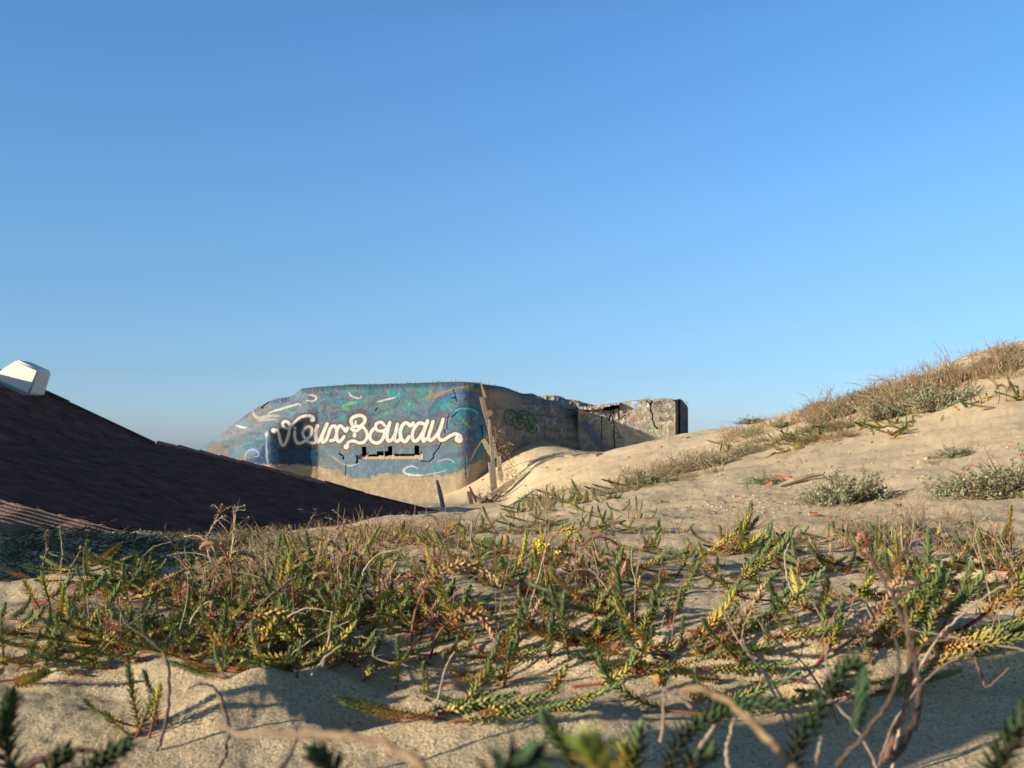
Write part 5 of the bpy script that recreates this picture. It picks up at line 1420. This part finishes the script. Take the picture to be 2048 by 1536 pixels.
for a in [
 (1705, 1000, 165, 85, 0, 'grey green shrub with a long shadow, alone in the middle of the bare slope'),
 (1640, 1008, 70, 45, 2, 'low grey green lobe at the left foot of the lone middle shrub'),
 (1995, 985, 210, 100, 1, 'large grey green shrub at the right edge halfway up the slope'),
 (1925, 990, 90, 60, 2, 'smaller grey shrub leaning out left of the large right edge shrub'),
 (1528, 965, 75, 32, 2, 'small pale shrub left of the red tile wedge'),
 (1912, 908, 80, 34, 2, 'small pale shrub by the two limestone lumps'),
 (1865, 925, 40, 18, 2, 'tiny pale plant at the limestone lumps'),
 (1890, 815, 150, 80, 1, 'largest rounded grey shrub on the skyline'),
 (1840, 815, 80, 70, 3, 'brown twiggy shrub left against the rounded skyline shrub'),
 (1770, 835, 110, 75, 3, 'brown dry shrub on the skyline in the middle of the ridge'),
 (1700, 825, 90, 50, 4, 'brown dry shrub further down the skyline ridge'),
 (1640, 860, 80, 30, 1, 'flat grey shrub under the lower ridge'),
 (1395, 940, 150, 50, 4, 'long brown and green shrub on the crest in front of the bunker end'),
 (1440, 930, 100, 40, 1, 'grey shrub at the right end of the long brown one'),
 (1310, 965, 120, 34, 1, 'low grey green shrub halfway down the diagonal plant line'),
 (1350, 950, 90, 34, 4, 'dry twiggy shrub between the low grey and the long brown one'),
 (1240, 985, 90, 24, 1, 'small flat grey shrub on the diagonal plant line above the trough'),
 (1500, 905, 90, 30, 3, 'dry shrub at the upper end of the diagonal plant line'),
 (980, 1095, 150, 40, 1, 'grey green shrub mat on the near sand left of the slope foot'),
 (1080, 1065, 120, 34, 1, 'grey shrub mat right of the first one at the slope foot'),
 (900, 1095, 90, 40, 4, 'brown twiggy mat left of the grey shrub mats'),
 (1760, 1060, 120, 50, 2, 'low grey shrub in front of the brown dead one, right'),
 (1830, 1060, 70, 70, 4, 'reddish brown dead shrub in the right foreground'),
 (1950, 1090, 110, 45, 2, 'pale silvery shrub among the right foreground spurge'),
 (2030, 1110, 90, 45, 2, 'pale silvery shrub at the right edge above the trailing spurge'),
 (490, 1085, 150, 60, 3, 'dark twiggy shrub in the shade against the roof foot'),
 (560, 1090, 100, 50, 1, 'dark shrub right of the twiggy one at the roof foot'),
 (2010, 730, 120, 34, 3, 'brown shrub at the top right of the skyline'),
 (1945, 755, 90, 30, 1, 'flat grey green shrub near the top right skyline'),
]: shrub(*a)

rg = random.Random(4)
for i in range(16):
    o = shrub(rg.uniform(0, 420), rg.uniform(1056, 1130), rg.uniform(50, 110), rg.uniform(10, 18), rg.choice((1, 3, 4)), 'low dark scrub patch on the shaded sand below the roof')
    if o: o['group'] = 'dark scrub on the shaded sand'
for i in range(34):
    u = rg.uniform(1480, 2048); v = 864 - (u - 1400) * .235 - max(0, u - 1800) * .07 + rg.uniform(2, 36)
    o = shrub(u, v, rg.uniform(45, 100), rg.uniform(16, 34), rg.choice((1, 3, 3, 4, 4)), 'low scrubby bush in the continuous cover of the skyline ridge')
    if o: o['group'] = 'low scrub covering the skyline ridge'
for i in range(16):
    u = rg.uniform(1440, 1720)
    o = shrub(u, 915 - (u - 1440) * .22 + rg.gauss(0, 7), rg.uniform(40, 80), rg.uniform(12, 22), rg.choice((1, 3, 4)), 'small scrub tuft on the plant line between the crest and the ridge')
    if o: o['group'] = 'small scrub on the upper plant line'
# dry tufts ------------------------------------------------------------------------
def make_tuft(seed, h, n, curl, green=0.0):
    rnd = random.Random(seed); mb = MB()
    for i in range(n):
        a = rnd.uniform(0, 2 * PI); b = Vector((rnd.gauss(0, .06), rnd.gauss(0, .06), -.02)); L = h * rnd.uniform(.4, 1.1)
        lean = rnd.uniform(.0, .7); c = rnd.uniform(-.2, 1.3) * curl; pts = [b]; p = b; an = lean * .4
        for k in range(6):
            an += (lean + c) / 6; d = Vector((math.sin(an) * math.cos(a), math.sin(an) * math.sin(a), math.cos(an))); p = p + d * L / 6; pts.append(p)
        col = lerp3((.20, .13, .08), (.38, .29, .17), rnd.random())
        if rnd.random() < .25: col = (.24, .12, .07)
        if rnd.random() < green: col = (.14, .17, .05)
        mb.tube(pts, [.0028, .0026, .0024, .002, .0018, .0014, .001], 3, col)
        if rnd.random() < .5:
            for k in range(5): mb.leaf(Vector(pts[-1]).lerp(Vector(pts[-3]), rnd.random()), (rnd.gauss(0, 1), rnd.gauss(0, 1), rnd.uniform(0, 1)), (0, 0, 1), .013, .006, col)
    return mb.mesh('tuft', M_STEM)
TUFT = [make_tuft(1, .30, 22, 1.0), make_tuft(2, .22, 30, .6, .2), make_tuft(3, .36, 12, 1.6), make_tuft(4, .18, 34, .5, .4), make_tuft(5, .3, 7, .8)]
rt = random.Random(21)
def tufts(u0, u1, fn, spread, n, sc, lab, grp, vars_=(0, 1, 2, 3, 4), cat='dry tuft'):
    for i in range(n):
        u = rt.uniform(u0, u1); v = fn(u) + rt.gauss(0, spread); p = hit(u, v)
        if p is None:
            p = hit(u, v + 18) 
            if p is None: continue
        o = bpy.data.objects.new('dry_tuft', TUFT[rt.choice(vars_)]); C.objects.link(o)
        o.location = Vector(p); o.rotation_euler = (rt.gauss(0, .1), rt.gauss(0, .1), rt.uniform(0, 6.28))
        s = sc * rt.uniform(.6, 1.25); o.scale = (s * 1.2, s * 1.2, s); tag(o, lab, cat, grp)
sky_line = lambda u: (872 - (u - 1400) * .2 if u < 1560 else 840 - (u - 1560) * .265) - max(0, u - 1800) * .04 + 6
tufts(1440, 1640, lambda u: sky_line(u) + 12, 10, 26, 1.0, 'dry tuft on the lower part of the skyline ridge', 'dry tufts on the lower skyline ridge')
tufts(1620, 1860, lambda u: sky_line(u) + 18, 14, 48, 1.3, 'brown dry tuft on the middle of the skyline ridge', 'dry tufts on the middle skyline ridge')
tufts(1840, 2048, lambda u: sky_line(u) + 16, 16, 32, 1.3, 'brown dry tuft on the top of the skyline ridge', 'dry tufts on the top of the ridge')
tufts(1050, 1460, lambda u: 1020 - (u - 1050) * .24, 12, 34, .85, 'dry tuft on the diagonal line of plants across the slope', 'dry tufts on the diagonal plant line', (1, 3, 4))
tufts(1440, 1700, lambda u: 900 - (u - 1440) * .13, 9, 22, .8, 'dry tuft on the line of plants below the ridge', 'dry tufts below the ridge', (1, 3, 4))
tufts(640, 960, lambda u: 1068, 14, 24, .5, 'thin brown tuft against the lower end of the roof', 'brown tufts before the roof end', (0, 1, 3, 4))
tufts(1060, 1700, lambda u: 1075 + 10 * math.sin(u / 60), 30, 18, .45, 'sparse dry tuft on the near sand at the slope foot', 'sparse tufts at the slope foot', (4, 0, 2))
tufts(1700, 2048, lambda u: 1080, 30, 14, .5, 'thin dry tuft among the right foreground spurge', 'dry tufts in the right foreground', (4, 0, 2))
tufts(380, 900, lambda u: 1160, 40, 38, .38, 'small dry tuft in the foreground tangle', 'small dry tufts in the tangle', (0, 1, 2, 4))
tufts(900, 1400, lambda u: 1170, 40, 16, .34, 'small wiry tuft in the central patch', 'wiry tufts of the central patch', (4, 2, 0))
tufts(0, 420, lambda u: 1085 + 30 * math.sin(u / 50), 24, 18, .5, 'dark tuft in the shaded hollow before the house', 'tufts in the shaded hollow', (1, 3))
tufts(1180, 1340, lambda u: 905 - (u - 1180) * .2, 3, 6, .5, 'lone dry tuft on the crest below the rear bunker wall', 'dry tufts under the rear bunker wall', (4,))

# spurge on the slope and ridge (far ones)
def far_spurge(u0, u1, fn, spread, n, sc, lab, grp, kind='green'):
    for i in range(n):
        u = rb.uniform(u0, u1); p = hit(u, fn(u) + rb.gauss(0, spread))
        if p is None: continue
        spurge(p, kind, lab, rb.randint(5, 8), sc * rb.uniform(.9, 1.3), grp, .12, rb.randint(0, 1 << 20))
far_spurge(1050, 1300, lambda u: 1018 - (u - 1050) * .2, 8, 14, 1.3, 'trailing spurge on the lower diagonal plant line', 'spurge on the lower diagonal line')
far_spurge(1440, 1640, lambda u: 905 - (u - 1440) * .1, 6, 10, 1.4, 'trailing spurge at the upper end of the diagonal plant line', 'spurge on the upper diagonal line', 'flat')
far_spurge(1690, 1850, lambda u: 860, 7, 8, 1.6, 'trailing spurge hanging over the sand below the ridge', 'spurge below the ridge', 'flat')
far_spurge(1600, 2048, lambda u: sky_line(u) + 22, 10, 12, 1.2, 'spurge clump on the skyline ridge', 'spurge on the skyline ridge', 'mixed')
far_spurge(1950, 2048, lambda u: 800, 8, 4, 1.4, 'orange and green spurge on the high slope at the right edge', 'spurge on the high right slope', 'mixed')

far_spurge(0, 420, lambda u: 1095, 28, 34, .8, 'dark small spurge in the shaded hollow below the ribbed roof strip', 'dark spurge below the ribbed roof strip')
far_spurge(400, 860, lambda u: 1078 - (u - 400) * .02, 9, 22, .75, 'small spurge lining the sand crest before the dark roof', 'small spurge lining the crest before the roof', 'autumn')
tufts(380, 860, lambda u: 1070, 9, 30, .45, 'dry tuft lining the sand crest before the dark roof', 'dry tufts lining the crest before the roof')
# litter: twigs, shell crumbs and pebbles nobody could count
def litter():
    rnd = random.Random(9); mb = MB()
    for i in range(1900):
        if i % 3 == 0: u, v = rnd.uniform(0, 2048), rnd.uniform(1120, 1530)
        elif i % 3 == 1: u, v = rnd.uniform(1300, 2048), rnd.uniform(860, 1100)
        else: u, v = rnd.uniform(950, 2048), rnd.uniform(900, 1120)
        if rnd.random() < .35 and v < 1060: u, v = rnd.gauss(1500, 90), rnd.gauss(1015, 16)
        D = .34 * F / max(v - 900, 60) if v > 1120 else None
        p = hit_fast(u, v)
        if p is None: continue
        k = p[1] / F; q = Vector(p)
        t = rnd.random()
        if t < .55:
            a = rnd.uniform(0, PI); L = k * rnd.uniform(4, 14); r = k * rnd.uniform(.35, .8); d = Vector((math.cos(a), math.sin(a), rnd.uniform(-.1, .25)))
            mb.tube([q + Vector((0, 0, r)), q + d * L * .5 + Vector((0, 0, r * 2)), q + d * L + Vector((0, 0, r))], [r, r, r * .5], 3, lerp3((.10, .07, .05), (.30, .22, .14), rnd.random()))
        else:
            s = k * rnd.uniform(.9, 2.6); col = rnd.choice([(.45, .36, .25), (.45, .36, .26), (.30, .18, .12), (.2, .15, .11), (.42, .30, .2)])
            mb.box(q + Vector((0, 0, s * .25)), Vector((s, s * .3, .1*s)), Vector((-s * .3, s * .8, 0)), Vector((.1*s, 0, s * .5)), col)
    for i in range(2600):
        p = hit_fast(rnd.uniform(0, 560), rnd.gauss(1105, 32))
        if p is None or p[1] < 3.2: continue
        k = p[1] / F; q = Vector(p); a = rnd.uniform(0, PI); L = k * rnd.uniform(6, 20); r = k * rnd.uniform(.6, 1.5); d = Vector((math.cos(a), math.sin(a), rnd.uniform(0, .5)))
        mb.tube([q + Vector((0, 0, r)), q + d * L * .5 + Vector((0, 0, r * 2)), q + d * L + Vector((0, 0, r))], [r, r, r * .5], 3, lerp3((.05, .045, .03), (.14, .12, .07), rnd.random()))
    o = mb.build('sand_litter', M_STONE, None, False); tag(o, 'scattered twigs, pebbles and shell crumbs on the sand', 'litter', kind='stuff')
_D = np.exp(np.linspace(math.log(1.0), math.log(45), 260))
def hit_fast(u, v):
    P = at_arr(np.full_like(_D, u), np.full_like(_D, v), _D); d = P[:, 2] - ground(P[:, 0], P[:, 1]); k = np.nonzero(d <= 0)[0]
    if len(k) == 0 or k[0] == 0: return None
    i = k[0]; t = d[i-1] / (d[i-1] - d[i]); return P[i-1] * (1 - t) + P[i] * t
litter()

# unseen post added beside the camera to cast the shadow at the bottom right
def add_shadow_post():
    x, y = -1.70, .25; g = gz(x, y); mb = MB()
    mb.tube([(0, 0, -.1), (0.005, 0, .3), (0, .01, .62), (0.01, .01, .66)], [.125, .118, .11, .08], 14, (.3, .25, .18), jit=.04)
    o = mb.build('unseen_shadow_post', M_WOOD); o.location = (x, y, g); tag(o, 'unseen wooden post added beside the viewer to cast the bottom right shadow band', 'post')
add_shadow_post()
